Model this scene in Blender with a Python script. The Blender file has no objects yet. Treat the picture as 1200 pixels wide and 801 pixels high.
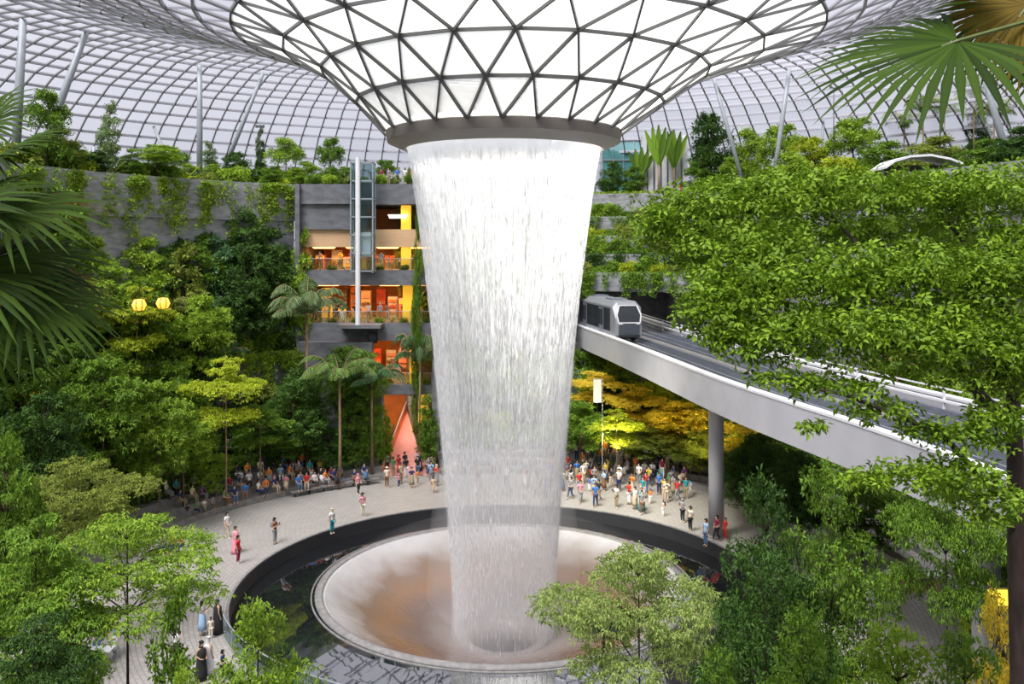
import bpy, math, random
import numpy as np
from mathutils import Vector, Matrix
SC = bpy.context.scene
COL = SC.collection
PI = math.pi
F = 1033.0; HY = 293.0; EYE = 19.5            # focal length in pixels, horizon row, eye height
AX, AY = -0.48, 52.0                          # axis of the waterfall
rnd = random.Random(7)
rng = np.random.default_rng(11)

def P(px, py, Y):
    return Vector(((px - 600) * Y / F, Y, EYE - (py - HY) * Y / F))
def G(px, py, z=0.0):
    Y = (EYE - z) * F / (py - HY)
    return Vector(((px - 600) * Y / F, Y, z))
def polar(R, deg, z=0.0):
    a = math.radians(deg)
    return Vector((AX + R * math.sin(a), AY + R * math.cos(a), z))

# ------------------------------------------------------------------ camera
cam_d = bpy.data.cameras.new('camera'); cam = bpy.data.objects.new('camera', cam_d); COL.objects.link(cam)
cam.location = (0, 0, EYE); cam.rotation_euler = (PI / 2, 0, 0)
cam_d.sensor_width = 36; cam_d.lens = F / 1200 * 36
cam_d.shift_y = -(400.5 - HY) / 1200; cam_d.clip_end = 600
SC.camera = cam

# ------------------------------------------------------------------ materials
def newmat(name):
    m = bpy.data.materials.new(name); m.use_nodes = True
    nt = m.node_tree
    for n in list(nt.nodes): nt.nodes.remove(n)
    out = nt.nodes.new('ShaderNodeOutputMaterial')
    return m, nt, out
def pmat(name, col, rough=0.6, metal=0.0, var=0.15, scale=2.0, bump=0.0, emit=None, estr=0.0, spec=0.5, stretch=None):
    m, nt, out = newmat(name)
    b = nt.nodes.new('ShaderNodeBsdfPrincipled')
    b.inputs['Roughness'].default_value = rough; b.inputs['Metallic'].default_value = metal
    b.inputs['Specular IOR Level'].default_value = spec
    nt.links.new(b.outputs[0], out.inputs[0])
    if var > 0:
        tc = nt.nodes.new('ShaderNodeTexCoord'); nz = nt.nodes.new('ShaderNodeTexNoise')
        nz.inputs['Scale'].default_value = scale; nz.inputs['Detail'].default_value = 5
        src = tc.outputs['Object']
        if stretch:
            mp = nt.nodes.new('ShaderNodeMapping'); mp.inputs['Scale'].default_value = stretch
            nt.links.new(src, mp.inputs[0]); src = mp.outputs[0]
        nt.links.new(src, nz.inputs['Vector'])
        cr = nt.nodes.new('ShaderNodeMapRange'); cr.inputs['From Min'].default_value = .3; cr.inputs['From Max'].default_value = .7
        cr.inputs['To Min'].default_value = 1 - var; cr.inputs['To Max'].default_value = 1 + var
        nt.links.new(nz.outputs['Fac'], cr.inputs[0])
        mx = nt.nodes.new('ShaderNodeVectorMath'); mx.operation = 'SCALE'
        mx.inputs[0].default_value = col[:3]; nt.links.new(cr.outputs[0], mx.inputs['Scale'])
        nt.links.new(mx.outputs[0], b.inputs['Base Color'])
        if bump:
            bp = nt.nodes.new('ShaderNodeBump'); bp.inputs['Strength'].default_value = bump
            nt.links.new(nz.outputs['Fac'], bp.inputs['Height']); nt.links.new(bp.outputs[0], b.inputs['Normal'])
    else:
        b.inputs['Base Color'].default_value = (*col[:3], 1)
    if emit:
        b.inputs['Emission Color'].default_value = (*emit, 1); b.inputs['Emission Strength'].default_value = estr
    return m
def leafmat(name, c0, c1, trans=0.35, rough=0.5, spec=.22):
    """leaf colour runs between two greens by a tone stored on each leaf"""
    m, nt, out = newmat(name)
    at = nt.nodes.new('ShaderNodeAttribute'); at.attribute_name = 'tone'
    oi = nt.nodes.new('ShaderNodeObjectInfo')
    ad = nt.nodes.new('ShaderNodeMath'); ad.operation = 'MULTIPLY_ADD'; ad.inputs[1].default_value = .35; ad.use_clamp = True
    nt.links.new(oi.outputs['Random'], ad.inputs[0])
    sb = nt.nodes.new('ShaderNodeMath'); sb.operation = 'SUBTRACT'; sb.inputs[1].default_value = .17
    nt.links.new(at.outputs['Fac'], sb.inputs[0]); nt.links.new(sb.outputs[0], ad.inputs[2])
    mx = nt.nodes.new('ShaderNodeMix'); mx.data_type = 'RGBA'
    mx.inputs[6].default_value = (*c0, 1); mx.inputs[7].default_value = (*c1, 1)
    nt.links.new(ad.outputs[0], mx.inputs[0])
    b = nt.nodes.new('ShaderNodeBsdfPrincipled'); b.inputs['Roughness'].default_value = rough
    b.inputs['Specular IOR Level'].default_value = spec
    t = nt.nodes.new('ShaderNodeBsdfTranslucent')
    nt.links.new(mx.outputs[2], b.inputs['Base Color']); nt.links.new(mx.outputs[2], t.inputs[0])
    ms = nt.nodes.new('ShaderNodeMixShader'); ms.inputs[0].default_value = trans
    nt.links.new(b.outputs[0], ms.inputs[1]); nt.links.new(t.outputs[0], ms.inputs[2])
    nt.links.new(ms.outputs[0], out.inputs[0])
    return m
M = {}
M['concrete'] = pmat('board marked concrete', (.27, .275, .285), .8, var=.3, scale=1.2, bump=.2, stretch=(1, 1, 3))
M['darkcon'] = pmat('dark concrete', (.14, .145, .155), .8, var=.3, scale=1.0, stretch=(1, 1, 2))
M['palecon'] = pmat('pale bridge concrete', (.50, .50, .52), .7, var=.06, scale=.6)
M['white'] = pmat('white paint', (.78, .78, .79), .5, var=.04)
M['step'] = pmat('grey stone step', (.22, .21, .20), .7, var=.25, scale=3)
M['steel'] = pmat('grey painted steel', (.30, .33, .35), .45, var=.06)
M['frame'] = pmat('dark grey steel frame', (.10, .10, .10), .5, var=.05)
M['framelt'] = pmat('pale grey steel frame', (.26, .26, .29), .5, var=.05)
M['ringbeam'] = pmat('lavender grey steel', (.42, .42, .47), .5, var=.05)
M['collar'] = pmat('taupe metal cladding', (.21, .185, .165), .5, var=.05)
M['collar2'] = pmat('light taupe metal soffit', (.33, .30, .275), .45, var=.05)
M['black'] = pmat('black', (.015, .015, .017), .5, var=.1)
M['dark'] = pmat('dark interior', (.04, .035, .035), .8, var=.2)
M['track'] = pmat('dark track bed', (.055, .062, .08), .6, var=.3, scale=1.5)
M['rail'] = pmat('grey rail metal', (.25, .27, .31), .4, .4, var=.05)
M['bark'] = pmat('brown bark', (.11, .075, .05), .9, var=.35, scale=6, bump=.5, stretch=(1, 1, .3))
M['barkdark'] = pmat('dark brown bark', (.05, .032, .025), .85, var=.4, scale=8, bump=.5, stretch=(1, 1, .3))
M['barkpale'] = pmat('pale tan bark', (.26, .18, .10), .9, var=.3, scale=6, bump=.4, stretch=(1, 1, .3))
M['soil'] = pmat('planting soil', (.05, .045, .03), .95, var=.4, scale=2)
M['orange'] = pmat('orange painted panel', (.80, .26, .05), .5, var=.15, scale=.8)
M['red'] = pmat('red display wall', (.62, .07, .03), .5, var=.3, scale=1.5)
M['yellow'] = pmat('amber panel', (.85, .45, .03), .5, var=.1, emit=(1, .5, .03), estr=.5)
M['tan'] = pmat('tan timber fascia', (.62, .40, .22), .5, var=.08, stretch=(.2, .2, 6))
M['coral'] = pmat('coral carpet', (.85, .36, .31), .8, var=.06)
M['lamp'] = pmat('warm lamp', (.9, .5, .1), .5, var=0, emit=(1, .38, .04), estr=1.6)
M['lampo'] = pmat('orange ceiling light', (.9, .5, .2), .5, var=0, emit=(1, .42, .10), estr=7)
M['lampy'] = pmat('yellow lamp', (.9, .7, .1), .5, var=0, emit=(1, .68, .05), estr=1.6)
M['lampw'] = pmat('white lamp', (.9, .9, .9), .5, var=0, emit=(1, .9, .85), estr=6)
M['trainbody'] = pmat('silver train shell', (.30, .31, .33), .35, .2, var=.03)
M['trainpanel'] = pmat('dark grey train panel', (.07, .08, .10), .35, var=0)
M['traindark'] = pmat('dark train glass', (.03, .035, .04), .12, var=0)
M['tealglass'] = pmat('teal glass', (.10, .30, .30), .1, var=.2, scale=.5)
M['bluecloth'] = pmat('blue cloth', (.05, .16, .50), .8, var=.1)
M['canvas'] = pmat('off white canvas', (.75, .74, .72), .8, var=.05)
M['wood'] = pmat('brown timber', (.22, .12, .06), .7, var=.2, scale=4)
L = {
 'mid':    leafmat('mid green leaves', (.050, .115, .014), (.27, .45, .045)),
 'bright': leafmat('bright green leaves', (.11, .22, .02), (.44, .62, .06)),
 'dark':   leafmat('dark green leaves', (.022, .060, .012), (.12, .24, .04)),
 'yellow': leafmat('yellow green leaves', (.25, .33, .02), (.62, .72, .05)),
 'lamplit_gold':   leafmat('leaves painted lamplit gold', (.55, .40, .03), (.92, .74, .08)),  # warm uplight is painted into this leaf colour as gold
 'blue':   leafmat('blue green leaves', (.04, .12, .045), (.22, .40, .16)),
 'olive':  leafmat('olive leaves', (.09, .12, .02), (.36, .44, .07)),
 'grey':   leafmat('grey green leaves', (.12, .20, .08), (.46, .60, .26)),
 'lime':   leafmat('pale lime leaves', (.17, .25, .06), (.50, .62, .17), .45),
 'palm':   leafmat('palm leaves', (.04, .11, .02), (.28, .44, .10), .25, .4),
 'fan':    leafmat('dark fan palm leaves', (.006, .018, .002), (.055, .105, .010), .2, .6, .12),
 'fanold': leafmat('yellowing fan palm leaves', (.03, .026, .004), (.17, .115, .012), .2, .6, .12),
}

# ------------------------------------------------------------------ mesh helpers
class MB:
    def __init__(s): s.v = []; s.f = []; s.n = 0; s.vs = []; s.ts = []
    def add(s, v, f):
        b = len(s.v); s.v += [tuple(x) for x in v]; s.f += [tuple(i + b for i in q) for q in f]
    def box(s, x0, x1, y0, y1, z0, z1):
        v = [(x, y, z) for z in (z0, z1) for y in (y0, y1) for x in (x0, x1)]
        s.add(v, [(0, 2, 3, 1), (4, 5, 7, 6), (0, 1, 5, 4), (2, 6, 7, 3), (0, 4, 6, 2), (1, 3, 7, 5)])
    def obox(s, c, half, rz=0.0, tilt=0.0):
        m = Matrix.Rotation(rz, 3, 'Z') @ Matrix.Rotation(tilt, 3, 'X'); c = Vector(c)
        v = [c + m @ Vector((x * half[0], y * half[1], z * half[2])) for z in (-1, 1) for y in (-1, 1) for x in (-1, 1)]
        s.add(v, [(0, 2, 3, 1), (4, 5, 7, 6), (0, 1, 5, 4), (2, 6, 7, 3), (0, 4, 6, 2), (1, 3, 7, 5)])
    def tube(s, pts, rad, seg=8, cap=True):
        pts = [Vector(p) for p in pts]
        if not hasattr(rad, '__len__'): rad = [rad] * len(pts)
        rings = []
        for i, p in enumerate(pts):
            d = (pts[min(i + 1, len(pts) - 1)] - pts[max(i - 1, 0)]).normalized()
            a = d.orthogonal().normalized() if abs(d.z) < .9 else d.cross(Vector((1, 0, 0))).normalized()
            if abs(d.z) < .9: a = d.cross(Vector((0, 0, 1))).normalized()
            b = d.cross(a)
            rings.append([p + (a * math.cos(2 * PI * k / seg) + b * math.sin(2 * PI * k / seg)) * rad[i] for k in range(seg)])
        v = [q for r in rings for q in r]; f = []
        for i in range(len(pts) - 1):
            for k in range(seg):
                f.append((i * seg + k, i * seg + (k + 1) % seg, (i + 1) * seg + (k + 1) % seg, (i + 1) * seg + k))
        if cap: f += [tuple(range(seg))[::-1], tuple((len(pts) - 1) * seg + k for k in range(seg))]
        s.add(v, f)
    def lathe(s, prof, c=(0, 0, 0), seg=32, a0=0, a1=360, close=False):
        """prof: (r, z) list, turned about the z axis through c; angles run clockwise from +y"""
        full = abs(a1 - a0) >= 359.9; n = seg if full else seg + 1
        v = []; f = []; m = len(prof)
        for k in range(n):
            a = math.radians(a0 + (a1 - a0) * k / seg)
            for r, z in prof: v.append((c[0] + r * math.sin(a), c[1] + r * math.cos(a), c[2] + z))
        mm = m if close else m - 1
        for k in range(seg):
            k2 = (k + 1) % n
            for i in range(mm):
                j = (i + 1) % m
                f.append((k * m + i, k * m + j, k2 * m + j, k2 * m + i))
        if close and not full:
            f += [tuple(range(m)), tuple((n - 1) * m + i for i in range(m))[::-1]]
        s.add(v, f)
    def beam(s, a, b, w, d, up=(0, 0, 1)):
        a = Vector(a); b = Vector(b); t = (b - a).normalized(); up = Vector(up)
        x = t.cross(up); x = x.normalized() * w / 2 if x.length > 1e-6 else Vector((w / 2, 0, 0))
        y = x.cross(t).normalized() * d / 2
        v = [p + i * x + j * y for p in (a, b) for i, j in ((-1, -1), (1, -1), (1, 1), (-1, 1))]
        s.add(v, [(0, 1, 2, 3), (4, 7, 6, 5), (0, 4, 5, 1), (1, 5, 6, 2), (2, 6, 7, 3), (3, 7, 4, 0)])
    def mesh(s, name, mat, smooth=False):
        me = bpy.data.meshes.new(name); me.from_pydata(s.v, [], s.f); me.materials.append(mat)
        if smooth: me.polygons.foreach_set('use_smooth', [True] * len(me.polygons))
        me.update(); return me
    def build(s, name, mat, parent=None, smooth=False):
        o = bpy.data.objects.new(name, s.mesh(name, mat, smooth)); COL.objects.link(o)
        if parent is not None: o.parent = parent
        return o
def tag(o, label=None, cat=None, group=None, kind=None):
    if label: o['label'] = label
    if cat: o['category'] = cat
    if group: o['group'] = group
    if kind: o['kind'] = kind
    return o
def empty(name, loc=(0, 0, 0), rz=0):
    o = bpy.data.objects.new(name, None); COL.objects.link(o); o.location = loc; o.rotation_euler = (0, 0, rz)
    o.empty_display_size = .2
    return o
def struct(o, label=None):
    o['kind'] = 'structure'
    if label: o['label'] = label
    return o
KIDS = {}
def kids(o): return [c for c in KIDS.get(o.name, [])]
def fast_mesh(name, V, tris, mat, tone=None, smooth=False):
    me = bpy.data.meshes.new(name); V = np.asarray(V, np.float32); T = np.asarray(tris, np.int32); k = T.shape[1]
    me.vertices.add(len(V)); me.vertices.foreach_set('co', V.ravel())
    me.loops.add(T.size); me.loops.foreach_set('vertex_index', T.ravel())
    me.polygons.add(len(T)); me.polygons.foreach_set('loop_start', np.arange(0, T.size, k, dtype=np.int32))
    me.polygons.foreach_set('loop_total', np.full(len(T), k, np.int32))
    if tone is not None:
        a = me.attributes.new('tone', 'FLOAT', 'POINT'); a.data.foreach_set('value', np.asarray(tone, np.float32).ravel())
    me.update(calc_edges=True)
    me.materials.append(mat)
    return me

# ------------------------------------------------------------------ leaves
def nrm(a): return a / np.maximum(np.linalg.norm(a, axis=1, keepdims=True), 1e-9)
def leaf_arrays(pos, direc, normal, length, width, tone, droop=.25, fold=.18):
    """each leaf a folded, drooping diamond of four corners and two triangles"""
    n = len(pos); d = nrm(direc); s = nrm(np.cross(normal, d)); u = np.cross(d, s)
    length = np.broadcast_to(np.asarray(length, float).reshape(-1, 1), (n, 1)); width = np.broadcast_to(np.asarray(width, float).reshape(-1, 1), (n, 1))
    a = pos
    l = pos + d * length * .45 + s * width * .5 + u * width * fold
    r = pos + d * length * .45 - s * width * .5 + u * width * fold
    t = pos + d * length - u * length * droop
    V = np.stack([a, l, t, r], 1).reshape(-1, 3)
    b = np.arange(n)[:, None] * 4
    T = np.concatenate([b + [[0, 2, 1]], b + [[0, 3, 2]]], 0)
    return V, T, np.repeat(tone, 4)
def join_arrays(parts):
    Vs, Ts, Cs, o = [], [], [], 0
    for V, T, C in parts:
        Vs.append(V); Ts.append(T + o); Cs.append(C); o += len(V)
    return np.concatenate(Vs), np.concatenate(Ts), np.concatenate(Cs)
def rand_unit(n, R):
    v = R.normal(size=(n, 3)); return nrm(v)
def sprays(centers, R, k=7, length=.22, width=.085, flat=.75, spread=.12):
    """rosettes of k leaflets round each centre, mostly lying flat"""
    n = len(centers)
    up = nrm(np.array([[0, 0, 1.]]) * flat + rand_unit(n, R) * (1 - flat) + rand_unit(n, R) * .15)
    a = np.repeat(R.uniform(0, 2 * PI, n), k) + np.tile(np.arange(k) * 2 * PI / k, n) + R.normal(0, .25, n * k)
    upk = np.repeat(up, k, 0)
    ref = nrm(np.cross(upk, np.array([[.3, 1., .2]]))); ref2 = np.cross(upk, ref)
    d = ref * np.cos(a)[:, None] + ref2 * np.sin(a)[:, None] - upk * R.uniform(-.1, .35, (n * k, 1))
    pos = np.repeat(centers, k, 0) + d * R.uniform(.0, spread, (n * k, 1))
    tone = np.clip(np.repeat(R.uniform(.15, .9, n), k) + R.normal(0, .12, n * k), 0, 1)
    sc = R.uniform(.7, 1.25, n * k)
    return leaf_arrays(pos, d, upk, length * sc, width * sc, tone)
def ell_points(R, c, r, n, shell=.55, topbias=.4):
    """points in a flattened ellipsoid, mostly near its skin and more on top"""
    v = rand_unit(n, R)
    flip = (v[:, 2] < 0) & (R.uniform(size=n) < topbias); v[flip, 2] *= -1
    q = shell + (1 - shell) * R.uniform(size=(n, 1)) ** .6
    q = q * (1 + .22 * np.sin(v[:, :1] * 5 + v[:, 1:2] * 7 + c[0]) * np.cos(v[:, 2:3] * 4 + c[1]))
    return np.array(c) + v * q * np.array(r)

PROTO = {}
def make_tree_data(key, seed, h, trunk_h, cr, tiers, n_spray, ls, mat='mid', tr=.14, k=7, bark='bark', cl=.42, flat=.75, thin=.22, jz=1.0):
    """tiered tree: a trunk with branches, and cluster clouds in layers. returns (trunk mesh, crown mesh)"""
    R = np.random.default_rng(seed); mb = MB()
    lean = R.normal(0, .25, 2)
    tp = [Vector((lean[0] * t * t, lean[1] * t * t, h * .96 * t)) for t in np.linspace(0, 1, 7)]
    mb.tube(tp, [tr * (1.25 if i == 0 else 1) * (1 - .75 * i / 6) for i in range(7)], 8)
    cl_list = []
    for t in range(tiers):
        f = t / max(tiers - 1, 1); z = trunk_h + (h - trunk_h) * (f * .92)
        rr = cr * (.82 + .25 * math.sin(PI * f)) * (1 - .42 * f ** 3) * R.uniform(.85, 1.1)
        nb = max(3, int(6.5 - 2 * f)); gap_ = (h - trunk_h) / max(tiers, 1)
        a0 = R.uniform(0, 6.28)
        for b in range(nb):
            a = a0 + b * 2 * PI / nb + R.normal(0, .25); d = rr * R.uniform(.55, .8)
            q = z / (h * .96); base = Vector((lean[0] * q * q, lean[1] * q * q, z - .05 * h))
            c = Vector((base.x + d * math.cos(a), base.y + d * math.sin(a), z + R.uniform(-.35, .55) * gap_ * jz)); c.z = min(c.z, h)
            mid = base.lerp(c, .5) + Vector((0, 0, .12 * d))
            mb.tube([base, mid, c], [tr * .38, tr * .25, tr * .1], 5)
            cl_list.append((c, (rr * cl * R.uniform(.85, 1.2), rr * cl * R.uniform(.85, 1.2), rr * thin * R.uniform(.8, 1.2))))
    cl_list.append((Vector((lean[0], lean[1], h * (.97 if flat < .8 else .93))), (cr * .38, cr * .38, cr * (.25 if flat < .8 else .10))))
    w = np.array([c[1][0] * c[1][1] + .4 * c[1][0] * c[1][2] for c in cl_list]); w /= w.sum()
    pts = np.concatenate([ell_points(R, c, r, max(6, int(n_spray * ww)), .5, .6) for (c, r), ww in zip(cl_list, w)])
    V, T, C = sprays(pts, R, k, ls, ls * .42, flat)
    PROTO[key] = ('tree', mb.mesh(key + '_trunk', M[bark], True), fast_mesh(key + '_crown', V, T, L[mat], C), h)
def make_bush_data(key, seed, r, h, n_spray, ls, mat='mid', k=6, flat=.35, lobes=6):
    R = np.random.default_rng(seed); mb = MB(); pts = []
    for i in range(lobes):
        a = R.uniform(0, 6.28); d = r * R.uniform(.1, .6); z = h * R.uniform(.35, .8); c = (d * math.cos(a), d * math.sin(a), z)
        rr = r * R.uniform(.4, .6)
        pts.append(ell_points(R, c, (rr, rr, rr * .8), n_spray // lobes, .5, .35))
        mb.tube([(0, 0, -.05), (c[0] * .4, c[1] * .4, z * .5), c], [.045, .03, .012], 5)
    pts.append(ell_points(R, (0, 0, h * .25), (r * .75, r * .75, h * .28), n_spray // 4, .6, .3))
    V, T, C = sprays(np.concatenate(pts), R, k, ls, ls * .45, flat)
    V[:, 2] = np.maximum(V[:, 2], .02)
    PROTO[key] = ('bush', mb.mesh(key + '_stem', M['bark'], True), fast_mesh(key + '_foliage', V, T, L[mat], C), h)
def frond_arrays(R, base, azim, length, rise, n=26, lw=.055, ll=.55, sag=1.0):
    """feather frond: rachis points and leaflets hanging either side"""
    t = np.linspace(.05, 1, n)
    dx, dy = math.cos(azim), math.sin(azim)
    hor = length * (t * .95 - .12 * t ** 3 * sag); z = rise * length * (1.15 * t - (.75 + .35 * sag) * t ** 2.2)
    pts = np.stack([base[0] + dx * hor, base[1] + dy * hor, base[2] + z], 1)
    tang = nrm(np.gradient(pts, axis=0)); side = np.array([[-dy, dx, 0]])
    lens = ll * length * .45 * np.sin(PI * (.12 + .83 * t)) ** .7
    out = []
    for sgn in (-1, 1):
        d = side * sgn * .85 + tang * .5 + np.array([[0, 0, -.35]]) + R.normal(0, .05, (n, 3))
        up = np.cross(tang, side * 1.0); up = np.where(up[:, 2:3] < 0, -up, up)
        out.append(leaf_arrays(pts, d, up, lens, lw * length * .35, np.clip(.5 + R.normal(0, .15, n), 0, 1), .25))
    return pts, out
def make_palm_data(key, seed, trunk_h, nf, fl, mat='palm', tr=.12, bark='barkpale', n=30):
    R = np.random.default_rng(seed); mb = MB(); parts = []
    mb.tube([(0, 0, 0), (.05, 0, trunk_h * .5), (.02, .03, trunk_h)], [tr * 1.2, tr * .85, tr * .8], 10)
    mb.tube([(.02, .03, trunk_h), (.02, .03, trunk_h + .5)], [tr * 1.1, tr * .4], 8)
    for i in range(nf):
        f = i / nf; az = i * 2.4 + R.normal(0, .15); rise = 1.35 - .95 * f + R.normal(0, .08)
        pts, a = frond_arrays(R, (.02, .03, trunk_h + .3), az, fl * R.uniform(.85, 1.1), max(rise, .05), n=n, sag=.35 + .55 * f)
        parts += a; mb.tube([tuple(p) for p in pts[::6]] + [tuple(pts[-1])], [.03] * len(pts[::6]) + [.008], 4)
    V, T, C = join_arrays(parts)
    PROTO[key] = ('palm', mb.mesh(key + '_trunk', M[bark], True), fast_mesh(key + '_fronds', V, T, L[mat], C), trunk_h)
def blade_arrays(R, base, azim, length, width, rise, n=6, tone=.5):
    """broad arching blade (banana, bird of paradise) as a folded strip"""
    t = np.linspace(0, 1, n); dx, dy = math.cos(azim), math.sin(azim)
    hor = length * t * (1 - .2 * t); z = length * (rise * t - .55 * t ** 2 * (1.3 - rise * .6))
    c = np.stack([base[0] + dx * hor, base[1] + dy * hor, base[2] + z], 1)
    w = width * np.sin(PI * np.clip(t * .92 + .06, 0, 1)) ** .8
    s = np.array([[-dy, dx, 0]])
    Lf = c + s * w[:, None] * .5 + np.array([[0, 0, 1]]) * w[:, None] * .15; Rt = c - s * w[:, None] * .5 + np.array([[0, 0, 1]]) * w[:, None] * .15
    V = np.stack([Lf, c, Rt], 1).reshape(-1, 3); T = []
    for i in range(n - 1):
        a = i * 3
        for q in ((a, a + 1, a + 4), (a, a + 4, a + 3), (a + 1, a + 2, a + 5), (a + 1, a + 5, a + 4)): T.append(q)
    return V, np.array(T), np.full(len(V), tone)
def make_blade_data(key, seed, nf, fl, fw, mat='blue'):
    R = np.random.default_rng(seed); parts = []; mb = MB()
    mb.tube([(0, 0, -.05), (0, 0, .45)], [.09, .06], 7)
    for i in range(nf):
        parts.append(blade_arrays(R, (0, 0, .3), i * 2.4 + R.normal(0, .2), fl * R.uniform(.7, 1.1), fw, R.uniform(.5, 1.2), tone=R.uniform(.2, .9)))
    V, T, C = join_arrays(parts)
    PROTO[key] = ('broadleaf', mb.mesh(key + '_stem', M['bark'], True), fast_mesh(key + '_leaves', V, T, L[mat], C), fl)
LOWER = {'tree': ('trunk', 'crown'), 'bush': ('stem', 'foliage'), 'palm': ('trunk', 'fronds'), 'broadleaf': ('stem', 'leaves')}
NAME = {'tree': 'tree', 'bush': 'shrub', 'palm': 'feather_palm', 'broadleaf': 'broadleaf_plant'}
CATN = {'tree': 'tree', 'bush': 'shrub', 'palm': 'palm tree', 'broadleaf': 'plant'}
LABELS = {}
def plant(key, loc, label, group, s=1.0, rz=None, mat=None, sz=None, name=None):
    kind, m0, m1, h = PROTO[key]
    r = empty(name or NAME[kind], loc, rnd.uniform(0, 6.28) if rz is None else rz)
    r.scale = (s, s, sz if sz else s)
    for me, nm in ((m0, LOWER[kind][0]), (m1, LOWER[kind][1])):
        o = bpy.data.objects.new(nm, me); COL.objects.link(o); o.parent = r
        if nm == LOWER[kind][1] and mat:
            o.material_slots[0].link = 'OBJECT'; o.material_slots[0].material = L[mat]
    tag(r, label, CATN[kind], group)
    return r
ORD = 'first second third fourth fifth sixth seventh eighth ninth tenth eleventh twelfth thirteenth fourteenth fifteenth sixteenth seventeenth eighteenth nineteenth twentieth'.split()
ORD += ['twenty-' + w for w in ORD[:9]] + ['thirtieth'] + ['thirty-' + w for w in ORD[:9]] + ['fortieth'] + ['forty-' + w for w in ORD[:9]] + ['fiftieth']
# ================================================================== world light
w = bpy.data.worlds.new('overcast'); SC.world = w; w.use_nodes = True
nt = w.node_tree; bg = nt.nodes['Background']
bg.inputs[0].default_value = (.93, .96, 1.0, 1); bg.inputs[1].default_value = 1.7
sun_d = bpy.data.lights.new('sun', 'SUN'); sun_d.energy = 26; sun_d.angle = math.radians(30); sun_d.color = (1, .97, .9)
sun = bpy.data.objects.new('sun', sun_d); COL.objects.link(sun); sun.rotation_euler = (math.radians(28), math.radians(-18), 0)
def area_lamp(name, loc, sx, sy, energy, color, rot=(0, 0, 0)):
    d = bpy.data.lights.new(name, 'AREA'); d.shape = 'RECTANGLE'; d.size = sx; d.size_y = sy; d.energy = energy; d.color = color
    o = bpy.data.objects.new(name, d); COL.objects.link(o); o.location = loc; o.rotation_euler = rot; return o
def spot_lamp(name, loc, target, energy, color, angle=90):
    d = bpy.data.lights.new(name, 'SPOT'); d.energy = energy; d.color = color; d.spot_size = math.radians(angle); d.spot_blend = .8; d.shadow_soft_size = .3
    o = bpy.data.objects.new(name, d); COL.objects.link(o); o.location = loc
    o.rotation_euler = (Vector(target) - Vector(loc)).to_track_quat('-Z', 'Y').to_euler(); return o

# ================================================================== roof: funnel and gridshell
PROF = [(6.9, 26.35, -.5), (8.97, 28.1, -.1), (11.25, 29.84, .2), (13.8, 30.95, .65), (16.7, 31.9, .9), (20.5, 33.1, .9), (25, 34.6, .8), (30, 36.0, .7),
        (36, 37.0, .5), (42, 36.8, .2), (48, 35.0, 0), (53, 32.2, 0), (57, 28.4, 0), (60, 23.5, 0), (61.5, 17.5, 0), (62, 12, 0)]
def prof_at(R):
    for (r0, z0, c0), (r1, z1, c1) in zip(PROF, PROF[1:]):
        if R <= r1:
            t = (R - r0) / (r1 - r0); return z0 + (z1 - z0) * t, c0 + (c1 - c0) * t
    return PROF[-1][1:]
def ringpt(R, z, cx, k, n, off=0.0):
    a = 2 * PI * (k + off) / n
    return Vector((cx - .02 + R * math.sin(a + PI), AY + R * math.cos(a + PI), z))
def glassmat(name, tcol, dcol, fac):
    m, nt, out = newmat(name)
    t = nt.nodes.new('ShaderNodeBsdfTransparent'); t.inputs[0].default_value = (*tcol, 1)
    d = nt.nodes.new('ShaderNodeBsdfTranslucent'); d.inputs[0].default_value = (*dcol, 1)
    ms = nt.nodes.new('ShaderNodeMixShader'); ms.inputs[0].default_value = fac
    nt.links.new(t.outputs[0], ms.inputs[1]); nt.links.new(d.outputs[0], ms.inputs[2]); nt.links.new(ms.outputs[0], out.inputs[0])
    return m
M['glass'] = glassmat('fritted funnel glass', (.30, .305, .31), (.34, .34, .34), .6)
M['glassout'] = glassmat('grey tinted roof glass', (.29, .29, .325), (.10, .10, .115), .35)
M['glassmid'] = glassmat('lightly tinted shoulder glass', (.32, .325, .34), (.22, .22, .235), .5)
M['clear'] = glassmat('clear railing glass', (.80, .86, .87), (.5, .6, .6), .12)

midg = MB(); glass = MB(); fr = MB(); thin = MB()
# near section: 24 nodes a ring, alternate offset triangles, on five rings
inner = PROF[:5]; ns = [24, 24, 24, 24, 48]
offs = [0, .5, 0, .5, 0]
for i, (R, z, cx) in enumerate(inner):
    n = ns[i]
    for k in range(n):
        a = ringpt(R, z, cx, k, n, offs[i]); b = ringpt(R, z, cx, k + 1, n, offs[i])
        if i > 0: (fr).beam(a, b, .10, .30, (0, 0, 1))
for i in range(3):
    (R0, z0, c0), (R1, z1, c1) = inner[i], inner[i + 1]
    for k in range(24):
        a = ringpt(R0, z0, c0, k, 24, offs[i]); a2 = ringpt(R0, z0, c0, k + 1, 24, offs[i])
        b = ringpt(R1, z1, c1, k, 24, offs[i + 1]); b2 = ringpt(R1, z1, c1, k + 1, 24, offs[i + 1])
        if offs[i] == 0:      # b lies between a and a2
            bm = ringpt(R1, z1, c1, k - 1, 24, offs[i + 1])
            fr.beam(a, b, .09, .30); fr.beam(a2, b, .09, .30)
            glass.add([a, a2, b], [(0, 1, 2)]); glass.add([a2, b2, b], [(0, 1, 2)])
        else:                 # b2 (index k+1, offset 0) lies between a and a2
            fr.beam(a, b2, .09, .30); fr.beam(a, b, .09, .30)
            glass.add([a, a2, b2], [(0, 1, 2)]); glass.add([a, b2, b], [(0, 1, 2)])
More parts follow.
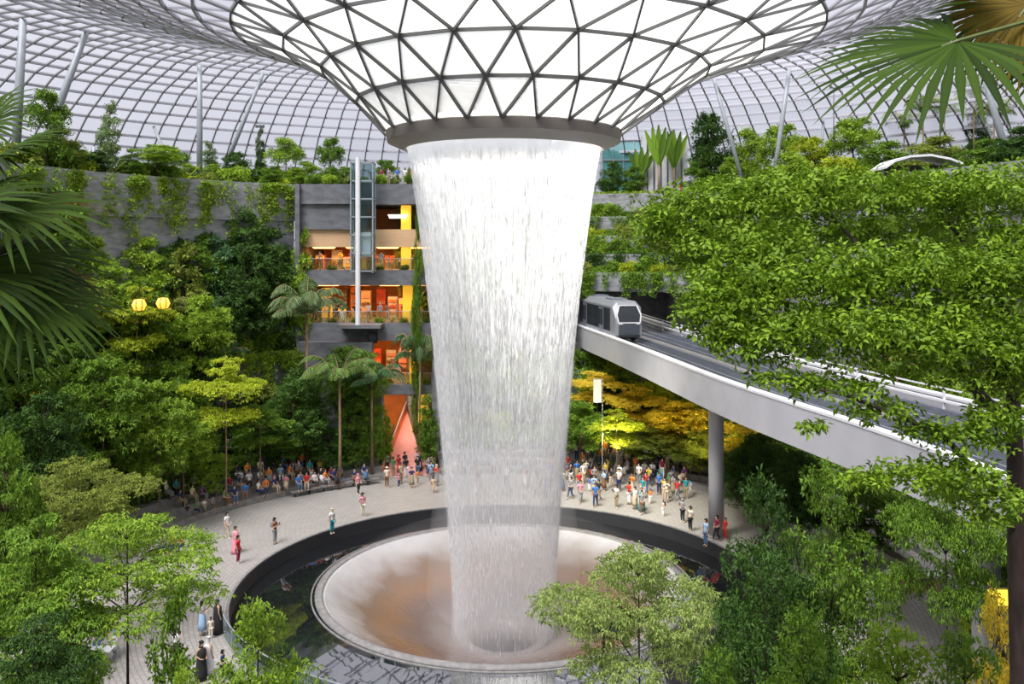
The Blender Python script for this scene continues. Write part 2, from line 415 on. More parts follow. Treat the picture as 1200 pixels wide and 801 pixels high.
# 24 -> 48
(R0, z0, c0), (R1, z1, c1) = inner[3], inner[4]
for k in range(24):
    a = ringpt(R0, z0, c0, k, 24, .5); a2 = ringpt(R0, z0, c0, k + 1, 24, .5)
    b = [ringpt(R1, z1, c1, 2 * k + j, 48, 0) for j in range(0, 4)]   # a sits at 2k+1
    for q in (b[0], b[1], b[2]): thin.beam(a, q, .08, .28)
    midg.add([a, b[1], b[0]], [(0, 1, 2)]); midg.add([a, b[2], b[1]], [(0, 1, 2)]); midg.add([a, a2, b[2]], [(0, 1, 2)])
fg = MB(); fg.v, fg.f = glass.v, glass.f
ceiling = fg.build('ceiling', M['glass']); struct(ceiling, 'triangulated clear glass funnel above the waterfall')
struct(midg.build('shoulder_glass', M['glassmid'], ceiling)); struct(fr.build('funnel_frame', M['frame'], ceiling)); struct(thin.build('funnel_rib', M['frame'], ceiling))
# outer gridshell
og = MB(); orb = MB(); oring = MB(); odiag = MB()
radii = [16.7, 18.6, 20.5]
while radii[-1] < 62: radii.append(radii[-1] + (1.8 if radii[-1] < 42 else 1.5 if radii[-1] < 54 else 1.1))
radii = radii[:-1] + [62]
def nof(R): return 48 if R < 20 else (96 if R < 36 else 176)
for i in range(len(radii) - 1):
    R0, R1 = radii[i], radii[i + 1]; n = nof(R0 + .05)
    z0, c0 = prof_at(R0); z1, c1 = prof_at(R1)
    for k in range(n):
        o = .5 * (i % 2) * 0
        a, a2 = ringpt(R0, z0, c0, k, n), ringpt(R0, z0, c0, k + 1, n)
        b, b2 = ringpt(R1, z1, c1, k, n), ringpt(R1, z1, c1, k + 1, n)
        og.add([a, a2, b2, b], [(0, 1, 2, 3)])
        orb.beam(a, b, .06 if R0 < 42 else .09, .22)
        oring.beam(b, b2, .16, .26)
        if R0 < 30: odiag.beam(a, b2, .05, .2)
roof = og.build('ceiling', M['glassout']); struct(roof, 'pale glass gridshell dome around the funnel')
struct(orb.build('roof_rib', M['frame'], roof)); struct(oring.build('roof_ring', M['ringbeam'], roof)); struct(odiag.build('roof_diagonal_rib', M['framelt'], roof))
# collar
col = MB(); C0 = (AX, AY, 0)
col.lathe([(6.9, 26.42), (6.92, 26.35), (6.82, 25.78), (6.4, 25.9), (6.0, 26.42)], C0, 96, close=True)
collar = col.build('oculus_collar', M['collar'], smooth=False); struct(collar, 'taupe steel collar ring round the foot of the glass funnel')
c2 = MB(); c2.lathe([(6.80, 25.78), (5.85, 25.36), (5.72, 25.42), (5.72, 26.3), (6.0, 26.3), (6.4, 25.9)], C0, 96, close=True)
struct(c2.build('collar_soffit', M['collar2'], collar))
c3 = MB(); c3.lathe([(6.7, 26.42), (6.7, 26.7), (6.55, 26.7), (6.55, 26.42)], C0, 96, close=True); struct(c3.build('collar_upstand', M['white'], collar))
# columns and raking struts under the roof
def to_roof(px, py, Y):
    p = P(px, py, Y); R = math.hypot(p.x - .3, p.y - AY); z, _ = prof_at(R); return Vector((p.x, p.y, min(p.z, z - .1)))
def roof_col(pxt, pyt, pxb, Y, r, lab, Yt=None):
    t = to_roof(pxt, pyt, Yt or Y); z, c = prof_at(math.hypot(t.x - .3, t.y - AY)); t.z = z - .1
    b = P(pxb, 200, Y); b.z = 25.2
    mb = MB(); mb.tube([b, b.lerp(t, .5), t], [r, r, r * .8], 12); mb.obox((b.x, b.y, 25.25), (r * 1.6, r * 1.6, .06))
    o = mb.build('roof_column', M['steel'], smooth=True); tag(o, lab, 'column', 'slender steel roof columns', 'structure')
roof_col(27, 27, 17, 66, .33, 'grey steel roof column above the large fan palm')
roof_col(101, 50, 38, 70, .30, 'raking grey steel strut beside the column above the fan palm')
roof_col(234, 85, 234, 82, .27, 'upright grey steel roof column in the middle of the rear garden row', 82)
roof_col(308, 100, 252, 86, .22, 'raking steel strut rising towards the funnel')
roof_col(180, 105, 214, 90, .18, 'raking steel strut leaning away from the funnel')
roof_col(110, 137, 110, 88, .22, 'short dark steel column between the two raking struts')
roof_col(836, 105, 874, 88, .22, 'raking pale steel strut above the round garden tree')
roof_col(925, 66, 905, 84, .24, 'steel column rising behind the garden shrubs')
roof_col(965, 95, 958, 92, .16, 'thin steel column beside the floodlight mast')
roof_col(1150, 60, 1190, 76, .3, 'raking steel strut behind the hanging fan palm frond')

# ================================================================== ground, pool, bowl
g = MB(); g.lathe([(23.6, 0), (15.55, 0), (15.55, -1.4), (23.6, -1.4)], C0, 128, close=True)
m, nt2, out = newmat('pale radial stone paving')
tc = nt2.nodes.new('ShaderNodeTexCoord'); mp = nt2.nodes.new('ShaderNodeMapping'); mp.inputs['Location'].default_value = (-AX, -AY, 0)
nt2.links.new(tc.outputs['Object'], mp.inputs[0])
sep = nt2.nodes.new('ShaderNodeSeparateXYZ'); nt2.links.new(mp.outputs[0], sep.inputs[0])
at2 = nt2.nodes.new('ShaderNodeMath'); at2.operation = 'ARCTAN2'; nt2.links.new(sep.outputs[0], at2.inputs[0]); nt2.links.new(sep.outputs[1], at2.inputs[1])
ln = nt2.nodes.new('ShaderNodeVectorMath'); ln.operation = 'LENGTH'; nt2.links.new(mp.outputs[0], ln.inputs[0])
cb = nt2.nodes.new('ShaderNodeCombineXYZ'); sc1 = nt2.nodes.new('ShaderNodeMath'); sc1.operation = 'MULTIPLY'; sc1.inputs[1].default_value = 18
nt2.links.new(at2.outputs[0], sc1.inputs[0]); nt2.links.new(sc1.outputs[0], cb.inputs[0]); nt2.links.new(ln.outputs['Value'], cb.inputs[1])
br = nt2.nodes.new('ShaderNodeTexBrick'); br.inputs['Scale'].default_value = 1.0; br.inputs['Mortar Size'].default_value = .02
br.inputs['Color1'].default_value = (.40, .37, .335, 1); br.inputs['Color2'].default_value = (.34, .32, .29, 1); br.inputs['Mortar'].default_value = (.22, .21, .19, 1)
nt2.links.new(cb.outputs[0], br.inputs['Vector'])
pb = nt2.nodes.new('ShaderNodeBsdfPrincipled'); pb.inputs['Roughness'].default_value = .45
nz = nt2.nodes.new('ShaderNodeTexNoise'); nz.inputs['Scale'].default_value = .5; nt2.links.new(tc.outputs['Object'], nz.inputs['Vector'])
mr = nt2.nodes.new('ShaderNodeMapRange'); mr.inputs['To Min'].default_value = .4; mr.inputs['To Max'].default_value = .7; nt2.links.new(nz.outputs[0], mr.inputs[0]); nt2.links.new(mr.outputs[0], pb.inputs['Roughness'])
nt2.links.new(br.outputs[0], pb.inputs['Base Color']); nt2.links.new(pb.outputs[0], out.inputs[0]); M['paving'] = m
struct(g.build('floor', M['paving']), 'pale stone paving ring around the pool')
base = MB(); base.lathe([(0, -6), (70, -6), (70, -5.5), (0, -5.5)], C0, 64); struct(base.build('ground', M['soil']))
# pool: black water ring that falls slightly outwards
mw, n3, out = newmat('black pool water')
b3 = n3.nodes.new('ShaderNodeBsdfPrincipled'); b3.inputs['Base Color'].default_value = (.012, .013, .015, 1); b3.inputs['Roughness'].default_value = .02; b3.inputs['IOR'].default_value = 2.5
b3.inputs['Specular IOR Level'].default_value = 1.0
tx = n3.nodes.new('ShaderNodeTexCoord'); nw = n3.nodes.new('ShaderNodeTexNoise'); nw.inputs['Scale'].default_value = 1.6; nw.inputs['Detail'].default_value = 3
n3.links.new(tx.outputs['Object'], nw.inputs['Vector']); bp = n3.nodes.new('ShaderNodeBump'); bp.inputs['Strength'].default_value = .003; bp.inputs['Distance'].default_value = .3
n3.links.new(nw.outputs[0], bp.inputs['Height']); n3.links.new(bp.outputs[0], b3.inputs['Normal']); n3.links.new(b3.outputs[0], out.inputs[0]); M['water'] = mw
pool = MB(); pool.lathe([(10.9, -.08), (11.5, -.13), (13, -.42), (15.47, -.88), (15.47, -1.3), (10.9, -1.3)], C0, 128, close=True)
po = pool.build('pool_water', M['water'], smooth=False); tag(po, 'black reflecting water in the ring pool around the bowl', 'pool', None, 'structure')
kerb = MB(); kerb.lathe([(15.46, -1.3), (15.46, .04), (15.48, .05), (15.62, .05), (15.62, 0.0), (15.58, -1.3)], C0, 128, close=True)
kin = MB(); kin.lathe([(15.40, -1.3), (15.40, -.02), (15.46, -.02), (15.46, -1.3)], C0, 128, close=True); struct(kin.build('pool_kerb', M['black']))
struct(kerb.build('pool_kerb', M['step']), 'grey stone kerb round the outer edge of the pool')
# funnel shaped bowl the water falls into
mbw, n4, out = newmat('wet bowl with painted reflections')
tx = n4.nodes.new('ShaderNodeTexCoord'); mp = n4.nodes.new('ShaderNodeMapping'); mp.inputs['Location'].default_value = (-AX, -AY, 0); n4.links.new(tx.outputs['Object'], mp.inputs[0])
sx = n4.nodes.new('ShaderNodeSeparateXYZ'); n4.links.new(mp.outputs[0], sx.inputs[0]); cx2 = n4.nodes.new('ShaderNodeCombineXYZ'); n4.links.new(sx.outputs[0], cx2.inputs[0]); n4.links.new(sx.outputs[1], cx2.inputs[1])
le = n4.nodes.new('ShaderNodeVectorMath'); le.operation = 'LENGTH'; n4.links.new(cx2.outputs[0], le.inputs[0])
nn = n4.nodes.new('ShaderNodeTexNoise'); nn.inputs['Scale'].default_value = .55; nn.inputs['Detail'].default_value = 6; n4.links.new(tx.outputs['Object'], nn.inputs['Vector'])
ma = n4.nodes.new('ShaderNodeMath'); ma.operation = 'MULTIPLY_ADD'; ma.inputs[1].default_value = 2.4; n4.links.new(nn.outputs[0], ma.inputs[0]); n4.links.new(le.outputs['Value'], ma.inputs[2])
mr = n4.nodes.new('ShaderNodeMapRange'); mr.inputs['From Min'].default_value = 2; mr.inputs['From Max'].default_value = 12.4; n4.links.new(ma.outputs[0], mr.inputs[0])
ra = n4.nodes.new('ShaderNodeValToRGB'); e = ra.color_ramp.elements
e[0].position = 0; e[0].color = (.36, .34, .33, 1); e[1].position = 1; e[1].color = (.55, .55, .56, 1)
for ps, cc in ((.25, (.24, .20, .18, 1)), (.42, (.15, .10, .08, 1)), (.58, (.23, .12, .055, 1)), (.70, (.19, .12, .075, 1)), (.84, (.40, .37, .35, 1))):  # brown and orange stops paint reflected surroundings; pale outer stops are water film
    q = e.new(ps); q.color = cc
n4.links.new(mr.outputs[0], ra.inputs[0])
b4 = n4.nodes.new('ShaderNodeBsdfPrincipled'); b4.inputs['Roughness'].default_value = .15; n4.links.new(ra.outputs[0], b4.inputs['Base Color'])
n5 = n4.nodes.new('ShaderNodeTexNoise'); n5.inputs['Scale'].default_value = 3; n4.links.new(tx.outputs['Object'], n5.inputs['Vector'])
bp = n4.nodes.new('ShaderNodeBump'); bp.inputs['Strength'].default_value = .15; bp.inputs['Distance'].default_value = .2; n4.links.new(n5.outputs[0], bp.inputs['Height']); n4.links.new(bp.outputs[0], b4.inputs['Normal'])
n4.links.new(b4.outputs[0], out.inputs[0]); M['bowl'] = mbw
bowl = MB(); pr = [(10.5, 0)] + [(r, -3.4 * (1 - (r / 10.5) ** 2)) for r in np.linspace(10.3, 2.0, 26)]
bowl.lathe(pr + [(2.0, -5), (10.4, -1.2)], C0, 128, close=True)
bo = bowl.build('water_bowl', M['bowl'], smooth=True); tag(bo, 'wide funnel bowl with wet film and painted tan reflections catching the waterfall', 'bowl')
rim = MB(); rim.lathe([(10.45, -.1), (10.45, .02), (10.58, .04), (10.9, -.02), (10.9, -.2)], C0, 128, close=True); rim.build('rim', M['step'], bo, True)
rim2 = MB(); rim2.lathe([(11.05, -.2), (11.05, -.04), (11.12, -.04), (11.12, -.2)], C0, 128, close=True); rim2.build('outer_rim', M['step'], bo, True)

# ================================================================== the waterfall
WZ = [(-5, 2.85), (-1, 3.0), (.1, 3.1), (4.1, 3.3), (9.1, 3.75), (14.1, 4.2), (17.6, 4.58), (21.7, 5.1), (24.0, 5.45), (25.45, 5.66)]
zz = np.array([a for a, b in WZ]); rr_ = np.array([b for a, b in WZ])
def wr(z): return np.interp(z, zz, rr_)
mwf, n6, out = newmat('falling water veil')
uv = n6.nodes.new('ShaderNodeAttribute'); uv.attribute_name = 'flow'
mp = n6.nodes.new('ShaderNodeMapping'); mp.inputs['Scale'].default_value = (1, 1, 1); n6.links.new(uv.outputs['Vector'], mp.inputs[0])
def nzn(scale, det, sc):
    m_ = n6.nodes.new('ShaderNodeMapping'); m_.inputs['Scale'].default_value = sc; n6.links.new(uv.outputs['Vector'], m_.inputs[0])
    q = n6.nodes.new('ShaderNodeTexNoise'); q.inputs['Scale'].default_value = scale; q.inputs['Detail'].default_value = det; n6.links.new(m_.outputs[0], q.inputs['Vector']); return q
na = nzn(1.0, 5, (7.0, 7.0, .22)); nb = nzn(1.0, 3, (1.0, 1.0, .02))
def mrg(src, a, b, c, d):
    q = n6.nodes.new('ShaderNodeMapRange'); q.inputs['From Min'].default_value = a; q.inputs['From Max'].default_value = b; q.inputs['To Min'].default_value = c; q.inputs['To Max'].default_value = d
    n6.links.new(src, q.inputs[0]); return q.outputs[0]
sp = n6.nodes.new('ShaderNodeSeparateXYZ'); n6.links.new(uv.outputs['Vector'], sp.inputs[0])
def mth(op, a, b, clamp=False):
    q = n6.nodes.new('ShaderNodeMath'); q.operation = op; q.use_clamp = clamp
    for i, s_ in enumerate((a, b)):
        if isinstance(s_, (int, float)): q.inputs[i].default_value = s_
        else: n6.links.new(s_, q.inputs[i])
    return q.outputs[0]
streak = mth('MULTIPLY', mth('MULTIPLY', mrg(na.outputs[0], .48, .68, .0, .46), mrg(nb.outputs[0], .30, .70, .35, 1.6)), mrg(sp.outputs[2], 2, 14, .25, 1.0))
low = mrg(sp.outputs[2], 13, 0, .0, .05)               # the water breaks into finer spray lower down
top = mrg(sp.outputs[2], 24.1, 25.1, .0, .95)            # unbroken sheet where it leaves the ring
alpha = mth('ADD', mth('ADD', streak, low), mth('ADD', top, .02), True)
tr_ = n6.nodes.new('ShaderNodeBsdfTransparent'); df = n6.nodes.new('ShaderNodeBsdfDiffuse'); df.inputs[0].default_value = (.88, .89, .91, 1)
tl = n6.nodes.new('ShaderNodeBsdfTranslucent'); tl.inputs[0].default_value = (.88, .89, .91, 1)
mx = n6.nodes.new('ShaderNodeMixShader'); mx.inputs[0].default_value = .5; n6.links.new(df.outputs[0], mx.inputs[1]); n6.links.new(tl.outputs[0], mx.inputs[2])
mz = n6.nodes.new('ShaderNodeMixShader'); n6.links.new(alpha, mz.inputs[0]); n6.links.new(tr_.outputs[0], mz.inputs[1]); n6.links.new(mx.outputs[0], mz.inputs[2]); n6.links.new(mz.outputs[0], out.inputs[0])
M['veil'] = mwf
def veil(scale, seed, zlo=-3.3, zhi=25.4):
    NA, NZ = 200, 60; zs = np.linspace(zlo, zhi, NZ); an = np.arange(NA) * 2 * PI / NA
    A, Z = np.meshgrid(an, zs); Rr = wr(Z) * scale
    V = np.stack([AX + Rr * np.sin(A), AY + Rr * np.cos(A), Z], -1).reshape(-1, 3); q = []
    i = np.arange(NZ - 1)[:, None] * NA; k = np.arange(NA)[None]; k2 = (k + 1) % NA
    Q = np.stack([i + k, i + k2, i + NA + k2, i + NA + k], -1).reshape(-1, 4)
    me = fast_mesh('waterfall', V, Q, M['veil'])
    at = me.attributes.new('flow', 'FLOAT_VECTOR', 'POINT')
    fl = np.stack([np.sin(A) * 5 + seed, np.cos(A) * 5 + seed * 2, Z], -1).reshape(-1, 3).astype(np.float32); at.data.foreach_set('vector', fl.ravel())
    o = bpy.data.objects.new('waterfall', me); COL.objects.link(o); return o
fall = veil(1.0, 0); tag(fall, 'tall round curtain of white water falling from the collar into the bowl', 'waterfall')
v_ = veil(.93, 9, -3.0, 25.2); v_.name = 'inner_veil'; v_.parent = fall
def volmat(name, dens, col=(.97, .975, .985)):
    m_, t_, o_ = newmat(name); vs = t_.nodes.new('ShaderNodeVolumeScatter'); vs.inputs['Color'].default_value = (*col, 1); vs.inputs['Density'].default_value = dens; vs.inputs['Anisotropy'].default_value = .1
    t_.links.new(vs.outputs[0], o_.inputs['Volume']); return m_
def mist(name, prof, dens, parent=None, label=None):
    mb = MB(); mb.lathe(prof, C0, 48, close=True); o_ = mb.build(name, volmat(name, dens), parent, True)
    import bmesh
    bm_ = bmesh.new(); bm_.from_mesh(o_.data); bmesh.ops.remove_doubles(bm_, verts=bm_.verts, dist=1e-4); bmesh.ops.recalc_face_normals(bm_, faces=bm_.faces); bm_.to_mesh(o_.data); bm_.free()
    if label: tag(o_, label, 'mist', None, 'stuff')
    return o_
zs_ = [-3.4, 0, 4, 9, 14, 18, 22, 24.6]
mist('spray', [(float(wr(z)) * 1.0, z) for z in zs_] + [(float(wr(z)) * .84, z) for z in zs_[::-1]], .25, fall)
mist('lower_spray', [(3.12, -3.3), (3.12, 0), (3.42, 4), (3.85, 9), (4.2, 13), (4.1, 13), (3.45, 9), (2.85, 4), (2.4, 0), (2.3, -3.3)], .16, fall)
mist('mist', [(.01, -2.9), (2.6, -2.9), (4.6, -.8), (4.4, 3), (3.9, 7), (2.5, 9), (.01, 9)], .035, None, 'soft white mist at the foot of the waterfall')
mist('mist', [(.01, -.6), (6, -.9), (9.6, .1), (9.0, 1.4), (6, 2.6), (.01, 3)], .012, None, 'thin mist hanging over the bowl')
# streaks and drops
def droplets(n, seed, jit, lmin, lmax, wd, zhi=25.2, zlo=-3.6, power=1.0):
    R = np.random.default_rng(seed)
    a = np.round(R.uniform(0, 2 * PI, n) * 170 / (2 * PI) * 2) / 2 * 2 * PI / 170 * .6 + R.uniform(0, 2 * PI, n) * .4
    a = R.uniform(0, 2 * PI, n); lane = R.integers(0, 420, n); use = R.uniform(size=n) < .6
    a = np.where(use, lane * 2 * PI / 420 + R.normal(0, .002, n), a)
    z = zlo + (zhi - zlo) * R.uniform(size=n) ** power
    ln = R.uniform(lmin, lmax, n); w_ = wd * R.uniform(.6, 1.5, n)
    rad = wr(z) * (1 - np.abs(R.normal(0, jit, n))); rad2 = wr(z - ln) * rad / wr(z)
    ca = np.stack([np.sin(a), np.cos(a)], 1); top_ = np.concatenate([ca * rad[:, None], z[:, None]], 1); bot = np.concatenate([ca * rad2[:, None], (z - ln)[:, None]], 1)
    top_ += [AX, AY, 0]; bot += [AX, AY, 0]; mid = top_ * .35 + bot * .65
    e1 = np.concatenate([ca, np.zeros((n, 1))], 1); e2 = np.stack([ca[:, 1], -ca[:, 0], np.zeros(n)], 1)
    c = [mid + (e1 * math.cos(q) + e2 * math.sin(q)) * w_[:, None] for q in (0, 2.094, 4.189)]
    V = np.stack([top_, bot] + c, 1).reshape(-1, 3); b = np.arange(n)[:, None] * 5
    T = np.concatenate([b + q for q in ([[0, 2, 3]], [[0, 3, 4]], [[0, 4, 2]], [[1, 3, 2]], [[1, 4, 3]], [[1, 2, 4]])], 0)
    return V, T
m, nt7, out = newmat('white water streaks'); d1 = nt7.nodes.new('ShaderNodeBsdfDiffuse'); d1.inputs[0].default_value = (.90, .90, .91, 1); t1 = nt7.nodes.new('ShaderNodeBsdfTranslucent'); t1.inputs[0].default_value = (.90, .90, .91, 1)
ms = nt7.nodes.new('ShaderNodeMixShader'); nt7.links.new(d1.outputs[0], ms.inputs[1]); nt7.links.new(t1.outputs[0], ms.inputs[2]); nt7.links.new(ms.outputs[0], out.inputs[0]); M['drops'] = m
V1, T1 = droplets(11000, 3, .025, .25, 1.1, .011, power=.62)
V2, T2 = droplets(4500, 4, .07, .2, .8, .011, power=.65)
o = bpy.data.objects.new('water_streaks', fast_mesh('water_streaks', np.concatenate([V1, V2]), np.concatenate([T1, T2 + len(V1)]), M['drops'])); COL.objects.link(o); o.parent = fall; o['kind'] = 'stuff'

# ================================================================== stepped seats and forest terraces
def sector(name, prof, a0, a1, mat, label=None, seg=None):
    mb = MB(); mb.lathe(prof, C0, seg or max(6, int(abs(a1 - a0) / 2)), a0, a1, close=True)
    return struct(mb.build(name, mat), label)
SEAT = [(25.0, .45), (26.2, .9), (27.4, 1.35)]
def seats(a0, a1, nm):
    sector('floor', [(23.6, 0), (25.0, 0), (25.0, -1.4), (23.6, -1.4)], a0, a1, M['paving'])
    for i, (R, z) in enumerate(SEAT):
        sector('seating_step', [(R, -.6), (R, z), (R + 1.2, z), (R + 1.2, -.6)], a0, a1, M['step'], '%s stone seating step %s' % (ORD[i], nm))
seats(-100, -24, 'below the forest slope'); seats(-13, -8, 'behind the waterfall'); sector('floor', [(23.6, 0), (28.6, 0), (28.6, -1.4), (23.6, -1.4)], -24, -13, M['paving'], 'stone paving leading to the coral ramp'); seats(-8, 60, 'under the railway bridge'); seats(60, 130, 'beside the planted slope beyond the bridge')
sector('floor', [(23.6, 0), (28.6, 0), (28.6, -1.4), (23.6, -1.4)], 130, 260, M['paving'], 'stone paving before the near planted slope')
TL = [(28.6, 3.0), (30.6, 6.4), (32.6, 10.6), (34.3, 14.8), (36.0, 19.0)]
TR = [(28.6, 3.0), (31.0, 5.5), (33.0, 8.0)]
TN = [(28.6, 3.0), (31.0, 4.2), (35.0, 6.5), (41.0, 9.0)]
ledges = []
def terraces(T, a0, a1, where, wname, Rend, mat='darkcon'):
    for i, (R, z) in enumerate(T):
        R2 = T[i + 1][0] if i + 1 < len(T) else Rend
        sector('terrace_wall_' + wname, [(R, -1), (R, z), (R + .3, z), (R + .3, z - .35), (R2 + .02, z - .35), (R2 + .02, -1)], a0, a1, M[mat], '%s planted terrace up the %s' % (ORD[i], where))
        ledges.append((R + .3, R2, z - .3, a0, a1, i, wname))
terraces(TL, -100, -34, 'forest slope', 'left', 36.0)
terraces(TN, 130, 260, 'near slope', 'near', 51.7)
terraces(TR, -8, 60, 'slope under the bridge', 'right', 35.2)
terraces(TL, 60, 130, 'far side slope', 'right', 36.0)
terraces([(29.5, 3), (31, 6.5), (32.6, 10.6), (34.3, 14.8), (36.0, 19.0)], -16, -8, 'slope behind the waterfall', 'back', 36.0)
# tall upper wall and the garden deck
sector('wall_left', [(36.0, 14), (36.0, 22.2), (35.7, 22.2), (35.7, 25.6), (36.5, 25.6), (36.5, 14)], -100, -33.4, M['concrete'], 'grey board marked concrete wall below the roof garden')
sector('wall_back', [(36.0, 14), (36.0, 25.4), (36.5, 25.4), (36.5, 14)], -16.4, -8, M['concrete'])
sector('wall_right', [(36.0, 14), (36.0, 22.2), (35.7, 22.2), (35.7, 25.6), (36.5, 25.6), (36.5, 14)], 60, 130, M['concrete'])
sector('wall_near', [(51.6, 0), (51.6, 17.9), (61, 17.9), (61, 0)], 130, 260, M['concrete'])
sector('floor', [(36.4, 25.2), (61.5, 25.2), (61.5, 24.4), (36.4, 24.4)], -100, -33.4, M['soil'], 'planted roof garden deck')
sector('floor', [(36.4, 25.2), (61.5, 25.2), (61.5, 24.4), (36.4, 24.4)], -16.4, -8, M['soil'])
sector('floor', [(43.4, 25.2), (61.5, 25.2), (61.5, 24.4), (43.4, 24.4)], -8, 60, M['soil'])
sector('floor', [(36.4, 25.2), (61.5, 25.2), (61.5, 24.4), (36.4, 24.4)], 60, 130, M['soil'])
# upper terraces above the tunnel
TU = [(35.2, 17.3), (37.2, 19.1), (39.2, 21.0), (41.2, 23.0)]
for i, (R, z) in enumerate(TU):
    R2 = TU[i + 1][0] if i < 3 else 43.4
    sector('terrace_wall_upper', [(R, z - 2.1 if i else 15.5), (R, z), (R + .3, z), (R + .3, z - .3), (R2 + .02, z - .3), (R2 + .02, z - 2.1 if i else 15.5)], -8, 60, M['concrete'], '%s planted ledge above the train tunnel' % ORD[i])
    ledges.append((R + .3, R2, z - .3, -8, 60, i, 'upper'))
sector('wall_back', [(43.2, 22.7), (43.2, 25.5), (43.5, 25.5), (43.5, 22.7)], -8, 60, M['concrete'])
# wall with the tunnel mouth
sector('wall_right', [(35.2, 5), (35.2, 15.5), (35.7, 15.5), (35.7, 5)], -8, 10.5, M['darkcon'])
sector('wall_right', [(35.2, 5), (35.2, 15.5), (35.7, 15.5), (35.7, 5)], 31, 60, M['darkcon'])
sector('wall_right', [(35.2, 5), (35.2, 10.6), (35.7, 10.6), (35.7, 5)], 10.5, 31, M['darkcon'])
tn = MB()
for x0, x1, z0, z1 in ((5.0, 5.4, 10, 15.5), (18.7, 19.1, 10, 15.5), (5.0, 19.1, 15.5, 15.9), (5.0, 19.1, 10.0, 10.6)): tn.box(x0, x1, 83.5 if z1 < 15.6 and x1 < 6 else 86.5, 108, z0, z1)
tn.box(5, 19.1, 107.6, 108, 10, 15.9)
struct(tn.build('tunnel_wall', M['darkcon']), 'concrete lining of the train tunnel')

# ================================================================== canyon of shops (orange)
XL, XR, YF, YB = -19.2, -7.2, 80.0, 90.0
def slabbox(name, x0, x1, y0, y1, z0, z1, mat, lab=None):
    mb = MB(); mb.box(x0, x1, y0, y1, z0, z1); return struct(mb.build(name, M[mat]), lab)
slabbox('terrace_slab', XL, XR, YF, 100, 23.7, 25.5, 'darkcon', 'dark fascia of the roof garden above the shops')
slabbox('terrace_slab', XL, XR, YF + .6, YB, 19.8, 21.4, 'tan', 'tan timber fascia over the top shop floor')
slabbox('terrace_slab', XL, XR, YF, YB, 16.3, 17.7, 'darkcon', 'planted grey slab below the top shop floor')
slabbox('terrace_slab', XL, XR, YF, YB, 11.3, 12.9, 'darkcon', 'planted grey slab below the middle shop floor')
slabbox('terrace_slab', XL, XR, YF, YB, 6.4, 7.3, 'darkcon', 'dark slab over the ground floor entrance')
slabbox('wall_back', XL, XR, YB, YB + .4, 0, 23.7, 'orange', 'orange rear wall of the shops')
slabbox('wall_left', XL - .4, XL, 79.6, YB, 0, 25.5, 'darkcon'); 
slabbox('wall_right', XR, XR + .6, YF - .6, YB, 0, 25.5, 'darkcon')
slabbox('wall_left', XL, -12.5, 78.5, 79.9, 0, 11.3, 'darkcon'); slabbox('wall_left', -12.5, -11.6, 78.6, 79.9, 0, 6.4, 'darkcon')
slabbox('floor', -19.5, XR, 75.5, 92, -.3, .02, 'paving', 'entrance floor below the shops')
slabbox('wall_back', XL, -13.2, YF + .3, YF + .6, 21.4, 23.7, 'darkcon')
for z, x0, x1, nm in ((19.74, XL, XR, 'top'), (16.24, XL + .5, XR, 'middle'), (11.24, -15.6, XR, 'lower'), (6.34, -15.6, XR, 'ground')):
    for j in range(4):
        mb = MB(); mb.obox((x0 + (x1 - x0) * (j + .5) / 4, 83 + .6 * (j % 2), z - .03), (.9, .28, .05)); mb.obox((x0 + (x1 - x0) * (j + .5) / 4, 83 + .6 * (j % 2), z + .01), (1.0, .36, .02))
        tag(mb.build('ceiling_light', M['lampo']), 'orange light panel on the ceiling of the %s shop floor' % nm, 'ceiling light', 'light panels of the %s shop floor' % nm)
    area_lamp('shop_light', ((x0 + x1) / 2, 83.2, z - .2), 8, 3, 420, (1, .48, .16) if nm != 'ground' else (1, .75, .6))
# shelving, pillars and display cases inside each floor
cases = ['red', 'orange', 'yellow', 'canvas', 'tan', 'wood', 'coral']
cn = {'red': 'red', 'orange': 'orange', 'yellow': 'amber', 'canvas': 'white', 'tan': 'tan', 'wood': 'brown', 'coral': 'coral'}
for fl, (z, h, x0, x1) in enumerate(((17.7, 2.0, XL, XR), (12.9, 3.2, XL + .4, XR), (7.3, 3.8, -15.4, XR), (.02, 3.5, -15.4, XR))):
    n = 9 if fl < 2 else 6
    for j in range(n):
        c = cases[(j * 3 + fl * 2) % 7]; x = x0 + (x1 - x0) * (j + .5) / n; wdt = (x1 - x0) / n * .36; hh = h * rnd.uniform(.55, .92); y = 85 + rnd.uniform(0, 3)
        if fl == 3 and -11.9 < x < -8: y = 89.2
        e_ = empty('display_cabinet', (x, y, z))
        mb = MB(); mb.box(-wdt, wdt, -.3, .3, 0, hh); mb.build('cabinet_body', M[c], e_)
        for q in range(3):
            s_ = MB(); s_.box(-wdt * .85, wdt * .85, -.52, -.3, hh * (.2 + .27 * q), hh * (.2 + .27 * q) + .05)
            for u in range(5): s_.box(-wdt * .8 + u * wdt * .36, -wdt * .8 + u * wdt * .36 + wdt * .2, -.5, -.34, hh * (.2 + .27 * q) + .05, hh * (.2 + .27 * q) + .05 + rnd.uniform(.12, .3))
            s_.build('shelf', M[cases[(j + q + fl) % 7]], e_)
        tag(e_, '%s display cabinet, %s along the %s shop floor' % (cn[c], ORD[j], ('top', 'middle', 'lower', 'ground')[fl]), 'display cabinet', 'display cabinets of the %s shop floor' % ('top', 'middle', 'lower', 'ground')[fl])
